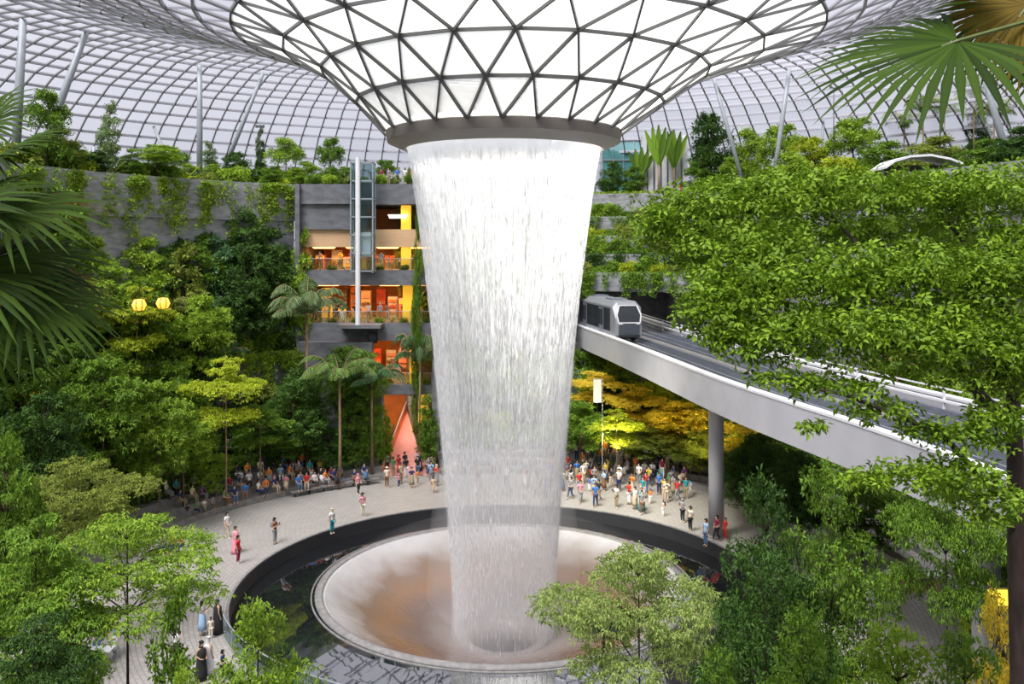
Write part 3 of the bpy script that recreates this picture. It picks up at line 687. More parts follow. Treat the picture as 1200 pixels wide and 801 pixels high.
for z, lab in ((17.7, 'top'), (12.9, 'middle'), (7.3, 'lower')):
    x0 = XL if z > 12 else -15.6
    r_ = empty('glass_balustrade', ((x0 + XR) / 2, YF + .15, z)); w_ = (XR - x0) / 2
    mb = MB(); mb.box(-w_, w_, -.02, .02, .05, 1.0); mb.build('glass_panel', M['clear'], r_)
    mb = MB(); mb.tube([(-w_, 0, 1.05), (w_, 0, 1.05)], .03, 6); mb.build('handrail', M['steel'], r_)
    for j in range(7):
        mb = MB(); mb.box(-w_ + .1 + j * (2 * w_ - .25) / 6, -w_ + .15 + j * (2 * w_ - .25) / 6, -.03, .03, 0, 1.05); mb.build('baluster_post', M['steel'], r_)
    tag(r_, 'glass balustrade along the %s shop floor' % lab, 'balustrade')
for px, z0, z1, lab in ((476, 17.7, 23.6, 'top'), (478, 12.9, 16.3, 'middle'), (486, 7.3, 11.3, 'lower'), (496, .5, 6.3, 'ground')):
    p = P(px, 293, YF + .9); mb = MB(); mb.box(p.x - .45, p.x + .45, YF + .7, YF + 1.0, z0, z1); mb.box(p.x - .3, p.x + .3, YF + .66, YF + .7, z0 + .2, z1 - .2)
    tag(mb.build('amber_light_panel', M['yellow']), 'tall glowing amber panel at the end of the %s shop floor' % lab, 'light panel')
# coral ramp
rp = empty('coral_ramp', (-9.0, 76.3, 0)); mb = MB()
mb.add([(-2.2, 0, .03), (2.0, 0, .03), (-1.1, 11, 4.3), (1.1, 11, 4.3), (-2.2, 0, -.1), (2.0, 0, -.1), (-1.1, 11, 4.0), (1.1, 11, 4.0)], [(0, 1, 3, 2), (4, 6, 7, 5), (0, 4, 5, 1), (2, 3, 7, 6), (0, 2, 6, 4), (1, 5, 7, 3)])
mb.build('ramp_carpet', M['coral'], rp)
for s_ in (-1, 1):
    q = MB(); q.beam((s_ * 2.1 - .1, 0, .45), (s_ * 1.15, 11, 4.75), .08, .9); q.build('side_panel', M['orange'], rp)
    q = MB(); q.tube([(s_ * 2.1 - .1, 0, .98), (s_ * 1.15, 11, 5.28)], .05, 6); q.build('handrail', M['steel'], rp)
tag(rp, 'coral carpeted ramp rising into the ground floor entrance', 'ramp')
# recessed ceiling light at the top corner
p = P(466, 254, 80.4); mb = MB(); mb.obox(p, (.75, .12, .12), 0, 0); mb.obox((p.x, p.y + .05, p.z + .16), (.85, .16, .04))
tag(mb.build('ceiling_light', M['lampw']), 'pink white lamp under the roof garden fascia beside the lift', 'ceiling light')
# black loudspeaker on the slab
sp_ = empty('wall_loudspeaker', tuple(P(437, 395, 79.8))); mb = MB(); mb.box(-.45, .45, -.3, .15, -.5, .5); mb.build('cabinet', M['black'], sp_)
mb = MB(); mb.tube([(0, -.31, 0), (0, -.33, 0)], [.32, .28], 16); mb.build('speaker_cone', M['track'], sp_); mb = MB(); mb.box(-.08, .08, .1, .4, -.1, .1); mb.build('bracket', M['steel'], sp_)
tag(sp_, 'black square loudspeaker fixed to the slab over the lower shop floor', 'loudspeaker')
# glass lift tower
lt = empty('lift_tower', (P(424, 293, 78.6).x, 78.6, 12.9))
mb = MB(); mb.tube([(-.25, -.6, -.2), (-.25, -.6, 14.8)], .22, 12); mb.build('mast', M['white'], lt)
for sx_ in (-.9, 1.05):
    for sy_ in (-.5, .9):
        mb = MB(); mb.box(sx_ - .05, sx_ + .05, sy_ - .05, sy_ + .05, 4.6, 14.4); mb.build('corner_post', M['steel'], lt)
for s_ in ((-.9, 1.05, -.5, -.48), (-.9, 1.05, .88, .9), (-.9, -.88, -.5, .9), (1.03, 1.05, -.5, .9)):
    mb = MB(); mb.box(*s_, 4.7, 14.3); mb.build('glass_panel', M['clear'], lt)
for k in range(7):
    mb = MB(); z = 4.7 + k * 1.6
    mb.box(-.95, 1.1, -.55, -.45, z, z + .1); mb.box(-.95, 1.1, .85, .95, z, z + .1); mb.box(-.95, -.85, -.5, .9, z, z + .1); mb.box(1.0, 1.1, -.5, .9, z, z + .1); mb.build('cross_frame', M['steel'], lt)
mb = MB(); mb.box(-.7, .85, -.3, .7, 6.0, 8.2); mb.build('lift_car', M['canvas'], lt)
tag(lt, 'glazed lift tower with a white mast in front of the orange shops', 'lift')
slabbox('floor', -15.5, -11.6, 77.6, 80, 12.6, 12.9, 'darkcon')

# ================================================================== bridge and train
near = [(5.2, 100), (6.7, 86), (8.3, 76), (10.1, 64), (12.1, 50), (14.7, 38), (15.9, 31), (16.6, 24), (17.0, 16), (17.2, 7)]
far_w = [9.6, 9.4, 9.2, 9.1, 9.3, 9.2, 9.2, 9.2, 9.2, 9.2]
def cr(pts, n):
    out = []
    for i in range(len(pts) - 1):
        p = [Vector(pts[max(0, i - 1)]), Vector(pts[i]), Vector(pts[i + 1]), Vector(pts[min(len(pts) - 1, i + 2)])]
        for k in range(n):
            t = k / n; out.append(.5 * ((2 * p[1]) + (-p[0] + p[2]) * t + (2 * p[0] - 5 * p[1] + 4 * p[2] - p[3]) * t * t + (-p[0] + 3 * p[1] - 3 * p[2] + p[3]) * t ** 3))
    out.append(Vector(pts[-1])); return out
NE = cr([(x, y, 0) for x, y in near], 5); WD = cr([(w_, 0, 0) for w_ in far_w], 5)
def strip(sec, closed=True):
    """sec: (offset across the bridge, z) list, swept along the bridge"""
    mb = MB(); m_ = len(sec); v = []; f = []
    for i, p in enumerate(NE):
        t = (NE[min(i + 1, len(NE) - 1)] - NE[max(i - 1, 0)]).normalized(); nx = Vector((-t.y, t.x, 0))
        if nx.x < 0: nx = -nx
        for o_, z in sec:
            oo = o_ if o_ < 5 else WD[i].x * .97 - (9 - o_)
            q = p + nx * oo; v.append((q.x, q.y, z))
    for i in range(len(NE) - 1):
        for k in range(m_):
            f.append((i * m_ + k, (i + 1) * m_ + k, (i + 1) * m_ + (k + 1) % m_, i * m_ + (k + 1) % m_))
    f += [tuple(range(m_)), tuple((len(NE) - 1) * m_ + k for k in range(m_))[::-1]]
    mb.add(v, f); return mb
br_ = empty('railway_bridge', (14, 60, 0)); br_.location = (0, 0, 0)
strip([(.25, 10.75), (.25, 11.25), (8.75, 11.25), (8.75, 10.75), (6.5, 10.15), (2.5, 10.15)]).build('deck', M['palecon'], br_)
strip([(0, 10.0), (-.05, 12.0), (.38, 12.0), (.40, 11.3), (.4, 10.0)]).build('near_girder', M['palecon'], br_)
strip([(8.6, 10.0), (8.6, 12.0), (9.0, 12.0), (9.0, 10.0)]).build('far_girder', M['palecon'], br_)
strip([(-.08, 12.0), (-.08, 12.12), (.42, 12.12), (.42, 12.0)]).build('near_coping', M['white'], br_)
strip([(8.55, 12.0), (8.55, 12.14), (9.05, 12.14), (9.05, 12.0)]).build('far_coping', M['white'], br_)
for o_, nm in ((.9, 'track_bed'), (5.2, 'track_bed')):
    strip([(o_, 11.2), (o_, 11.45), (o_ + 3.2, 11.45), (o_ + 3.2, 11.2)]).build(nm, M['track'], br_)
for o_ in (1.2, 2.35, 3.9, 5.4, 6.5, 8.05):
    strip([(o_, 11.44), (o_, 11.56), (o_ + .16, 11.56), (o_ + .16, 11.44)]).build('guide_rail', M['rail'], br_)
strip([(4.35, 11.2), (4.35, 11.5), (4.95, 11.5), (4.95, 11.2)]).build('walkway', M['step'], br_)
strip([(8.1, 12.55), (8.1, 12.62), (8.18, 12.62), (8.18, 12.55)]).build('far_rail', M['white'], br_)
strip([(8.05, 11.9), (8.05, 12.02), (8.2, 12.02), (8.2, 11.9)]).build('far_power_rail', M['white'], br_)
for i in range(2, len(NE), 3):
    p = NE[i]; t = (NE[min(i + 1, len(NE) - 1)] - NE[max(i - 1, 0)]).normalized(); nx = Vector((-t.y, t.x, 0)); nx = -nx if nx.x < 0 else nx
    q = p + nx * (WD[i].x * .97 - .85); mb = MB(); mb.box(q.x - .05, q.x + .05, q.y - .05, q.y + .05, 11.25, 12.6); mb.build('rail_post', M['white'], br_)
tag(br_, 'pale concrete railway bridge curving past the waterfall with dark tracks', 'bridge')
def pillar(x, y, r, z0, z1, lab):
    o = empty('bridge_pillar', (x, y, z0)); mb = MB(); mb.lathe([(0, 0), (r, 0), (r * .98, (z1 - z0) * .5), (r, z1 - z0 - .8), (r * 1.35, z1 - z0), (0, z1 - z0)], (0, 0, 0), 24)
    mb.build('shaft', M['palecon'], o, True); mb = MB(); mb.lathe([(0, .0), (r * 1.3, .0), (r * 1.3, .15), (r, .17)], (0, 0, 0), 24); mb.build('base', M['step'], o); tag(o, lab, 'pillar'); return o
pillar(13.9, 60, .52, 0, 10.2, 'round pale concrete pillar carrying the bridge beside the crowd')
pillar(19.9, 37, .55, 0, 10.2, 'round concrete pillar under the near end of the bridge behind shrubs')
pillar(11.0, 85.0, .6, 5.0, 10.2, 'round concrete pillar close to the tunnel mouth')
# train
def train():
    Lc, W, H = 13.0, 1.3, 3.35
    r = empty('train', (10.0, 76.0, 11.72), math.atan2(2.0, 12.0))
    def sec(y, inset, z0, z1, ch):
        w_ = W - inset
        return [(-w_, y, z0 + .12), (-w_ + .12, y, z0), (w_ - .12, y, z0), (w_, y, z0 + .12), (w_, y, z1 - ch * 1.1), (w_ - ch, y, z1), (-w_ + ch, y, z1), (-w_, y, z1 - ch * 1.1)]
    secs = [sec(-.35, .22, .35, 1.5, .1), sec(-.2, .14, .3, 2.2, .25), sec(.45, .03, .3, H - .05, .42), sec(.9, 0, .3, H, .42), sec(Lc - .9, 0, .3, H, .42), sec(Lc - .45, .03, .3, H - .05, .42), sec(Lc + .2, .14, .3, 2.2, .25)]
    v = [p for s in secs for p in s]; f = [tuple(range(8)), tuple(range(len(v) - 8, len(v)))[::-1]]
    for i in range(len(secs) - 1):
        for k in range(8): f.append((i * 8 + k, i * 8 + (k + 1) % 8, i * 8 + 8 + (k + 1) % 8, i * 8 + 8 + k))
    mb = MB(); mb.add(v, f); mb.build('body_shell', M['trainbody'], r)
    ws = MB(); ws.add([(-.92, -.28, 1.62), (.92, -.28, 1.62), (1.0, -.15, 2.2), (.74, .17, 2.95), (-.74, .17, 2.95), (-1.0, -.15, 2.2)], [(0, 1, 2, 5), (5, 2, 3, 4)])
    for k, q in enumerate(ws.v): ws.v[k] = (q[0], q[1] - .10, q[2] + .02)
    ws.build('windscreen', M['traindark'], r)
    fm = MB()
    ring = [(-.95, -.30, 1.55), (.95, -.30, 1.55), (1.07, -.15, 2.22), (.78, .19, 3.02), (-.78, .19, 3.02), (-1.07, -.15, 2.22)]
    for a, b in zip(ring, ring[1:] + ring[:1]): fm.beam((a[0], a[1] - .12, a[2]), (b[0], b[1] - .12, b[2]), .09, .09, (0, 1, 0))
    fm.build('windscreen_frame', M['white'], r)
    mb = MB(); mb.box(-.92, .92, -.42, -.30, .62, 1.42); mb.build('front_panel', M['trainpanel'], r)
    mb = MB(); mb.box(-.95, .95, -.38, -.1, .30, .52); mb.build('bumper', M['traindark'], r)
    for s_ in (-1, 1):
        mb = MB(); mb.obox((s_ * .78, -.42, 1.47), (.16, .04, .06)); mb.build('headlight', M['white'], r)
        mb = MB(); mb.box(s_ * 1.295 - .02, s_ * 1.295 + .03, 1.0, Lc - 1, .75, 2.72); mb.build('window_band', M['traindark'], r)
        for yy in (3.2, 9.2):
            d = MB(); d.box(s_ * 1.32 - .02, s_ * 1.32 + .03, yy, yy + 1.5, .45, 2.65); d.build('door', M['rail'], r)
            d = MB(); d.box(s_ * 1.345 - .02, s_ * 1.345 + .02, yy + .12, yy + .66, 1.1, 2.5); d.box(s_ * 1.345 - .02, s_ * 1.345 + .02, yy + .84, yy + 1.38, 1.1, 2.5); d.build('door_window', M['traindark'], r)
        for yy in (1.6, 10.6):
            mb = MB(); mb.tube([(s_ * .95 - .14, yy, .22), (s_ * .95 + .14, yy, .22)], .38, 16); mb.build('wheel', M['black'], r)
    mb = MB(); mb.box(-.95, .95, .2, Lc - .2, .12, .36); mb.build('underframe', M['black'], r)
    for yy in (2.5, 8.5):
        mb = MB(); mb.box(-.7, .7, yy, yy + 2.2, H - .02, H + .13); mb.build('roof_unit', M['rail'], r)
    tag(r, 'silver driverless train with a dark hexagonal windscreen leaving the tunnel', 'train'); return r
train()
area_lamp('tunnel_fill', (12, 96, 15.3), 8, 14, 260, (1, .95, .9))  # added fill lamp, lightens the tunnel interior
# ================================================================== plants
make_tree_data('tall_a', 1, 10, 4.8, 3.4, 4, 1900, .28, 'mid', .13, thin=.3, flat=.6)
make_tree_data('tall_b', 2, 10, 6.2, 3.4, 3, 1300, .28, 'bright', .12, bark='barkpale', thin=.16, cl=.46, flat=.85)
make_tree_data('tall_c', 3, 10, 3.0, 3.2, 5, 2300, .28, 'dark', .14, thin=.34, flat=.5)
make_tree_data('tier_a', 4, 9, 4.6, 3.6, 4, 2600, .22, 'mid', .12, bark='barkdark', thin=.15, cl=.48, flat=.85)
make_tree_data('tier_b', 5, 9, 4.8, 3.8, 4, 2600, .20, 'bright', .10, bark='barkdark', thin=.14, cl=.5, flat=.88)
make_tree_data('umbrella', 10, 9, 6.3, 4.6, 3, 2500, .20, 'grey', .10, bark='barkdark', thin=.10, cl=.42, flat=.85, jz=.5)
make_tree_data('slim', 6, 7, 1.2, 1.3, 6, 900, .24, 'mid', .07, flat=.45, thin=.55, cl=.5, jz=1.4)
make_tree_data('garden_a', 7, 5, 1.7, 1.9, 3, 900, .24, 'bright', .08, flat=.45, thin=.42, cl=.5, jz=1.3)
make_tree_data('garden_b', 8, 5, 1.0, 1.7, 4, 1200, .24, 'mid', .09, flat=.4, thin=.46, cl=.5, jz=1.3)
make_tree_data('dense', 9, 9, 1.6, 3.3, 6, 2600, .21, 'mid', .13, bark='barkdark', thin=.3, cl=.5, flat=.5)
make_bush_data('bush_a', 11, 1.4, 1.7, 420, .30, 'mid')
make_bush_data('bush_b', 12, 1.3, 1.3, 420, .26, 'bright')
make_bush_data('bush_c', 13, 1.5, 2.1, 420, .34, 'dark')
make_bush_data('hedge', 14, 1.2, .9, 420, .22, 'bright', flat=.5)
make_bush_data('lush', 15, 1.8, 2.6, 1500, .20, 'mid', flat=.45, lobes=8)
make_palm_data('palm_a', 21, 8.0, 15, 3.3, 'grey', n=30)
make_palm_data('palm_b', 22, 3.2, 11, 2.2, 'palm', .08, n=24)
make_blade_data('blade_a', 31, 13, 2.2, .42, 'blue')
make_blade_data('fernlike', 32, 18, 1.5, .16, 'mid')
COLN = {'mid': 'green', 'bright': 'bright green', 'dark': 'dark green', 'yellow': 'yellow green', 'lamplit_gold': 'golden', 'blue': 'bluish green', 'olive': 'olive', 'grey': 'grey green', 'palm': 'deep green'}

def ground_z(x, y):
    R = math.hypot(x - AX, y - AY); a = math.degrees(math.atan2(x - AX, y - AY))
    if R < 23.6: return 0.0
    near_ = abs(a) > 100 and (a > 130 or a < -100)
    if near_: T = TN
    elif -8 <= a <= 60:
        T = TR
        if R > 35.2:
            z = 17.0
            for r, h in TU:
                if R >= r: z = h - .3
            return 25.2 if R > 43.2 else z
    else: T = TL
    if R > 36 and not near_: return 25.2
    z = 0.0
    if not near_ and not -24 < a < -13:
        for r, h in SEAT:
            if R >= r: z = h
    for r, h in T:
        if R >= r: z = h - .35
    return z
def tree_px(key, px, ptop, wpx, Y, mat, label, group=None, rz=None, name=None):
    x = (px - 600) * Y / F; gz = ground_z(x, Y); top = EYE - (ptop - HY) * Y / F
    kind, m0, m1, h = PROTO[key]
    h2 = {'tree': h * 1.05, 'bush': h, 'palm': h + 1.4, 'broadleaf': h * .75}[kind]
    xs = [v.co.x for v in m1.vertices]; wd = (max(xs) - min(xs)) if (key, 'w') not in PROTO else PROTO[(key, 'w')]
    PROTO[(key, 'w')] = wd
    s_ = wpx * Y / F / wd; sz_ = max(.3, (top - gz) / h2)
    if sz_ > 2.1 * s_: gz = top - 2.1 * s_ * h2 if kind == 'bush' else gz
    if kind == 'bush': sz_ = min(sz_, 2.1 * s_)
    return plant(key, (x, Y, gz - .02), label, group, s_, rz, mat, sz_, name)

# --- named trees of the forest slope on the left and centre
tree_px('tall_b', 265, 415, 105, 66, 'yellow', 'yellow green flat-crowned tree with a pale bare trunk above the seating steps')
tree_px('tall_a', 187, 445, 95, 60, 'bright', 'bright green slender tree just in front of the yellow green flat-crowned tree')
tree_px('tall_a', 122, 418, 125, 58, 'mid', 'broad green tree below the concrete terrace, next to the large fan palm')
tree_px('tall_c', 45, 455, 120, 52, 'dark', 'dark green tree under the grey terrace wall at the frame edge')
tree_px('umbrella', 95, 528, 180, 43, 'olive', 'wide olive flat-crowned tree halfway down the forest slope')
tree_px('umbrella', 150, 588, 270, 32, 'bright', 'wide layered green tree with a dark trunk shading the paving')
tree_px('tier_a', 45, 600, 190, 29, 'mid', 'layered green tree at the lower frame corner beneath the fan palm')
tree_px('tall_c', 8, 500, 110, 38, 'mid', 'dense tree hugging the frame edge below the fan palm')
tree_px('slim', 196, 690, 75, 26, 'mid', 'thin airy young tree beside the woman in the blue skirt')
tree_px('dense', 300, 700, 165, 26, 'bright', 'young bright tree standing before the black pool')
tree_px('tier_a', 40, 715, 190, 21, 'dark', 'lowest dark leafy tree in the corner of the view')
tree_px('dense', 110, 765, 130, 22, 'mid', 'leafy shrub at the foot of the layered tree')
tree_px('dense', 215, 780, 90, 22, 'bright', 'small leafy shrub next to the young tree before the pool')
tree_px('palm_a', 360, 345, 105, 74, 'grey', 'silvery feather palm with arching fronds beside the orange shops')
tree_px('palm_a', 398, 425, 100, 72, 'palm', 'feather palm with a bare trunk rising from the seating steps', rz=1)
tree_px('palm_a', 436, 432, 95, 75, 'blue', 'bluish feather palm next to the coral ramp', rz=2)
tree_px('tall_a', 425, 410, 70, 77, 'mid', 'green tree between the two lower feather palms and the lower shop floor')
tree_px('tall_b', 305, 470, 80, 69, 'mid', 'green tree between the yellow green tree and the lower palms')
tree_px('tall_c', 340, 430, 90, 73, 'dark', 'dark tree under the silvery feather palm')
tree_px('tall_a', 235, 345, 90, 71, 'bright', 'bright tree on the terrace above the yellow green flat-crowned tree')
tree_px('tall_a', 130, 310, 90, 66, 'bright', 'bright green tree beside the tips of the large fan palm')
tree_px('tall_c', 290, 285, 85, 76, 'dark', 'dark leafy tree high on the slope beneath the grey wall')
tree_px('slim', 350, 268, 36, 80, 'bright', 'narrow bright climbing tree at the corner of the top shop floor')
tree_px('slim', 345, 215, 34, 84, 'bright', 'narrow bright tree growing up the grey wall beside the lift')
tree_px('tall_c', 210, 420, 90, 68, 'mid', 'mid green tree behind the slender bright one')
tree_px('tall_a', 75, 400, 90, 58, 'mid', 'green tree against the grey terrace wall near the fan palm')
tree_px('slim', 488, 240, 18, 79.5, 'mid', 'narrow tree climbing beside the waterfall at the top shop floor')
tree_px('palm_b', 492, 385, 55, 79, 'blue', 'small feather palm half hidden by the waterfall below the middle shop floor')
tree_px('slim', 503, 460, 30, 77, 'mid', 'narrow green tree between the amber panel and the waterfall')
tree_px('tall_a', 405, 405, 80, 76.5, 'mid', 'leafy green tree covering the lower end of the shop slabs')
tree_px('dense', 436, 455, 40, 76, 'mid', 'dense green tree standing close to the coral ramp')
tree_px('dense', 385, 500, 70, 74.5, 'dark', 'dark leafy tree at the back of the seats below the feather palms')
tree_px('tall_a', 330, 500, 80, 72.5, 'mid', 'low green tree at the back of the seats beside the yellow green tree')
tree_px('tall_a', 215, 480, 90, 64, 'bright', 'bright leafy tree by the pale trunk above the seats')
tree_px('dense', 240, 520, 70, 67, 'bright', 'low bright tree behind the seating steps near the pale trunk')
tree_px('tall_c', 60, 330, 110, 60, 'dark', 'dark tree behind the tips of the large fan palm')
for i_, (key_, px_, pt_, w_, Y_, m_) in enumerate([('slim', 150, 235, 40, 72, 'mid'), ('tall_a', 185, 262, 70, 74, 'bright'), ('slim', 255, 245, 34, 80, 'bright'), ('tall_c', 235, 285, 80, 76, 'mid'), ('slim', 318, 250, 34, 82, 'mid'), ('tall_a', 340, 315, 60, 80, 'mid'), ('slim', 110, 225, 40, 70, 'dark'), ('tall_b', 160, 330, 90, 66, 'yellow')]):
    tree_px(key_, px_, pt_, w_, Y_, m_, '%s %s before the grey upper wall, %s from the fan palm' % (COLN[m_], {'slim': 'slim climbing tree', 'tall_a': 'leafy tree', 'tall_b': 'flat-topped tree', 'tall_c': 'dense tree'}[key_], ORD[i_]))
tree_px('dense', 415, 470, 60, 75.5, 'mid', 'dense green tree under the bluish feather palm')
tree_px('slim', 452, 485, 20, 77.5, 'bright', 'slim bright tree right beside the coral ramp')
# --- trees around the bridge
tree_px('tall_b', 700, 432, 85, 80, 'lamplit_gold', 'golden lit tree close to the white banner')
tree_px('tall_b', 745, 452, 90, 78, 'lamplit_gold', 'golden lit tree under the middle of the bridge')
tree_px('tall_a', 795, 470, 100, 76, 'lamplit_gold', 'golden lit tree just before the round bridge pillar')
tree_px('tall_b', 873, 482, 80, 70, 'lamplit_gold', 'golden lit tree behind the round bridge pillar')
tree_px('tall_a', 680, 470, 80, 76, 'mid', 'green tree beside the waterfall at the crowded steps')
tree_px('tall_b', 723, 478, 75, 74, 'yellow', 'yellow green small-leaved tree above the crowded steps')
tree_px('tall_a', 765, 500, 90, 75, 'olive', 'olive tree beside the steps aisle under the bridge')
tree_px('tall_c', 820, 505, 80, 73, 'olive', 'olive tree in the shade beside the bridge pillar')
tree_px('tall_c', 905, 500, 90, 68, 'dark', 'dark tree under the bridge away from the pillar')
tree_px('umbrella', 750, 622, 240, 27, 'lime', 'pale green flat-crowned tree with a thin dark trunk before the bowl', rz=.6)
tree_px('dense', 900, 556, 150, 30, 'dark', 'dense dark tree at the near edge of the pool', rz=1)
tree_px('dense', 900, 640, 190, 24, 'dark', 'dense dark shrub mass below the dark poolside tree')
tree_px('dense', 975, 548, 170, 31, 'mid', 'green leafy tree in front of the bridge girder')
tree_px('umbrella', 1112, 525, 170, 24, 'mid', 'wide green tree beneath the bridge end')
tree_px('dense', 1050, 728, 240, 19, 'bright', 'low bright leafy shrub in front of the pale pillar stub')
tree_px('dense', 945, 715, 180, 19, 'mid', 'low green shrub next to the dark shrub mass')
tree_px('dense', 1128, 735, 180, 17, 'mid', 'low green shrub at the foot of the big foreground trunk', rz=2)
tree_px('dense', 1168, 690, 90, 20, 'lamplit_gold', 'golden lit small tree beside the big foreground trunk')
tree_px('tall_c', 882, 508, 85, 63, 'dark', 'dark tree just past the round bridge pillar')
tree_px('tall_c', 940, 530, 90, 58, 'dark', 'dark tree under the bridge girder beyond the poolside trees')
tree_px('tall_c', 1010, 560, 100, 55, 'mid', 'green tree on the far steps beneath the bridge end')
tree_px('tall_c', 1160, 560, 90, 46, 'dark', 'dark tree behind the big foreground trunk')
tree_px('dense', 845, 760, 130, 22, 'mid', 'small green shrub by the trunk of the pale flat-crowned tree')
tree_px('slim', 1150, 640, 60, 38, 'yellow', 'yellow leafed young tree beyond the brown posts')
# --- roof garden
def deck(key, items, words_, grp):
    for i, (px, pt, wpx, Y, mat) in enumerate(items):
        tree_px(key, px, pt, wpx, Y, mat, '%s %s %s' % (COLN[mat], words_, ORD[i] + ' from the frame edge'), grp)
for i, (key, px, pt, wpx, Y, mat) in enumerate([('garden_a', 55, 108, 60, 66, 'mid'), ('garden_b', 66, 150, 70, 68, 'olive'), ('slim', 125, 118, 34, 72, 'grey'), ('garden_b', 100, 175, 60, 70, 'bright'),
        ('garden_a', 160, 190, 60, 76, 'bright'), ('garden_a', 200, 172, 50, 78, 'mid'), ('garden_b', 222, 192, 50, 82, 'bright'), ('garden_b', 280, 178, 46, 82, 'dark'),
        ('slim', 248, 165, 26, 84, 'grey'), ('garden_b', 312, 196, 44, 84, 'mid'), ('garden_a', 335, 163, 52, 86, 'bright'), ('garden_a', 388, 163, 42, 88, 'mid'), ('garden_b', 362, 190, 44, 86, 'bright'),
        ('garden_b', 410, 196, 44, 87, 'mid'), ('slim', 305, 148, 16, 88, 'dark'), ('garden_a', 452, 188, 40, 88, 'mid'), ('garden_b', 478, 198, 36, 86, 'olive'), ('garden_b', 20, 170, 60, 64, 'mid')]):
    tree_px(key, px, pt, wpx, Y, mat, '%s %s on the roof garden, %s above the grey wall' % (COLN[mat], 'slim sapling' if key == 'slim' else 'garden tree' if key == 'garden_a' else 'bushy tree', ORD[i]), 'roof garden trees above the grey wall')
for i, (key, px, pt, wpx, Y, mat) in enumerate([('garden_b', 838, 132, 66, 96, 'dark'), ('garden_b', 880, 152, 56, 98, 'bright'), ('garden_a', 915, 148, 70, 92, 'bright'), ('garden_b', 955, 160, 70, 88, 'yellow'),
        ('garden_a', 1000, 140, 80, 86, 'bright'), ('garden_b', 1040, 165, 80, 82, 'mid'), ('garden_b', 1090, 160, 90, 78, 'olive'), ('garden_b', 1150, 165, 90, 74, 'mid'), ('garden_b', 1190, 150, 80, 70, 'dark'),
        ('slim', 1148, 102, 34, 84, 'dark'), ('garden_a', 818, 190, 44, 96, 'mid'), ('garden_b', 740, 195, 40, 97, 'mid'), ('garden_b', 715, 190, 36, 97, 'dark'), ('garden_a', 860, 185, 44, 92, 'bright'), ('garden_b', 930, 180, 70, 84, 'bright'), ('garden_a', 985, 185, 80, 80, 'yellow')]):
    tree_px(key, px, pt, wpx, Y, mat, '%s %s on the upper garden above the bridge, %s from the white fins' % (COLN[mat], 'slim sapling' if key == 'slim' else 'garden tree' if key == 'garden_a' else 'bushy tree', ORD[i]), 'upper garden trees above the bridge')
for i, (px, pt, Y) in enumerate([(1082, 103, 84), (1107, 108, 86), (1141, 80, 82), (1060, 125, 88), (1165, 112, 80)]):
    tree_px('palm_b', px, pt, 42, Y, 'palm', 'small feather palm on the upper garden, %s outwards under the hanging fan frond' % ORD[i], 'small feather palms on the upper garden')
# hedge row along the deck edges
k = 0
for a in np.arange(-96, -34, 3.4):
    p = polar(37.1 + rnd.uniform(0, .4), a, 25.15)
    plant(['hedge', 'bush_b', 'fernlike'][k % 3], p, '%s shrub on the roof garden edge, %s from the shops end' % (['bright green', 'leafy green', 'spiky green'][k % 3], ORD[int((-34.1 - a) / 3.4)]), 'shrubs along the roof garden edge', rnd.uniform(.9, 1.3), None, ['bright', 'mid', 'yellow', 'olive'][k % 4]); k += 1
for i, a in enumerate(np.arange(-33, -17, 2.2)):
    p = polar(33.6 - .02 * i, a, 25.5); p = Vector((XL + .9 + i * 1.55, 80.9, 25.5))
    plant(['hedge', 'bush_b', 'fernlike'][i % 3], p, '%s shrub above the dark shop fascia, %s along' % (['low bright', 'leafy', 'spiky'][i % 3], ORD[i]), 'shrubs above the dark shop fascia', rnd.uniform(.6, .85), None, ['mid', 'bright', 'olive'][i % 3])
for z, y, lab, n in ((17.7, 80.55, 'top', 11), (12.9, 80.5, 'middle', 11), (7.3, 80.4, 'lower', 5)):
    x0 = XL + .6 if z > 8 else -15
    for i in range(n):
        plant(['hedge', 'fernlike'][i % 2], (x0 + i * (XR - .5 - x0) / (n - 1), y + .05, z - .02), '%s planter plant on the %s shop slab, %s along' % (['bushy', 'spiky'][i % 2], lab, ORD[i]), 'planter plants on the %s shop slab' % lab, .42, None, ['bright', 'mid', 'olive'][i % 3])
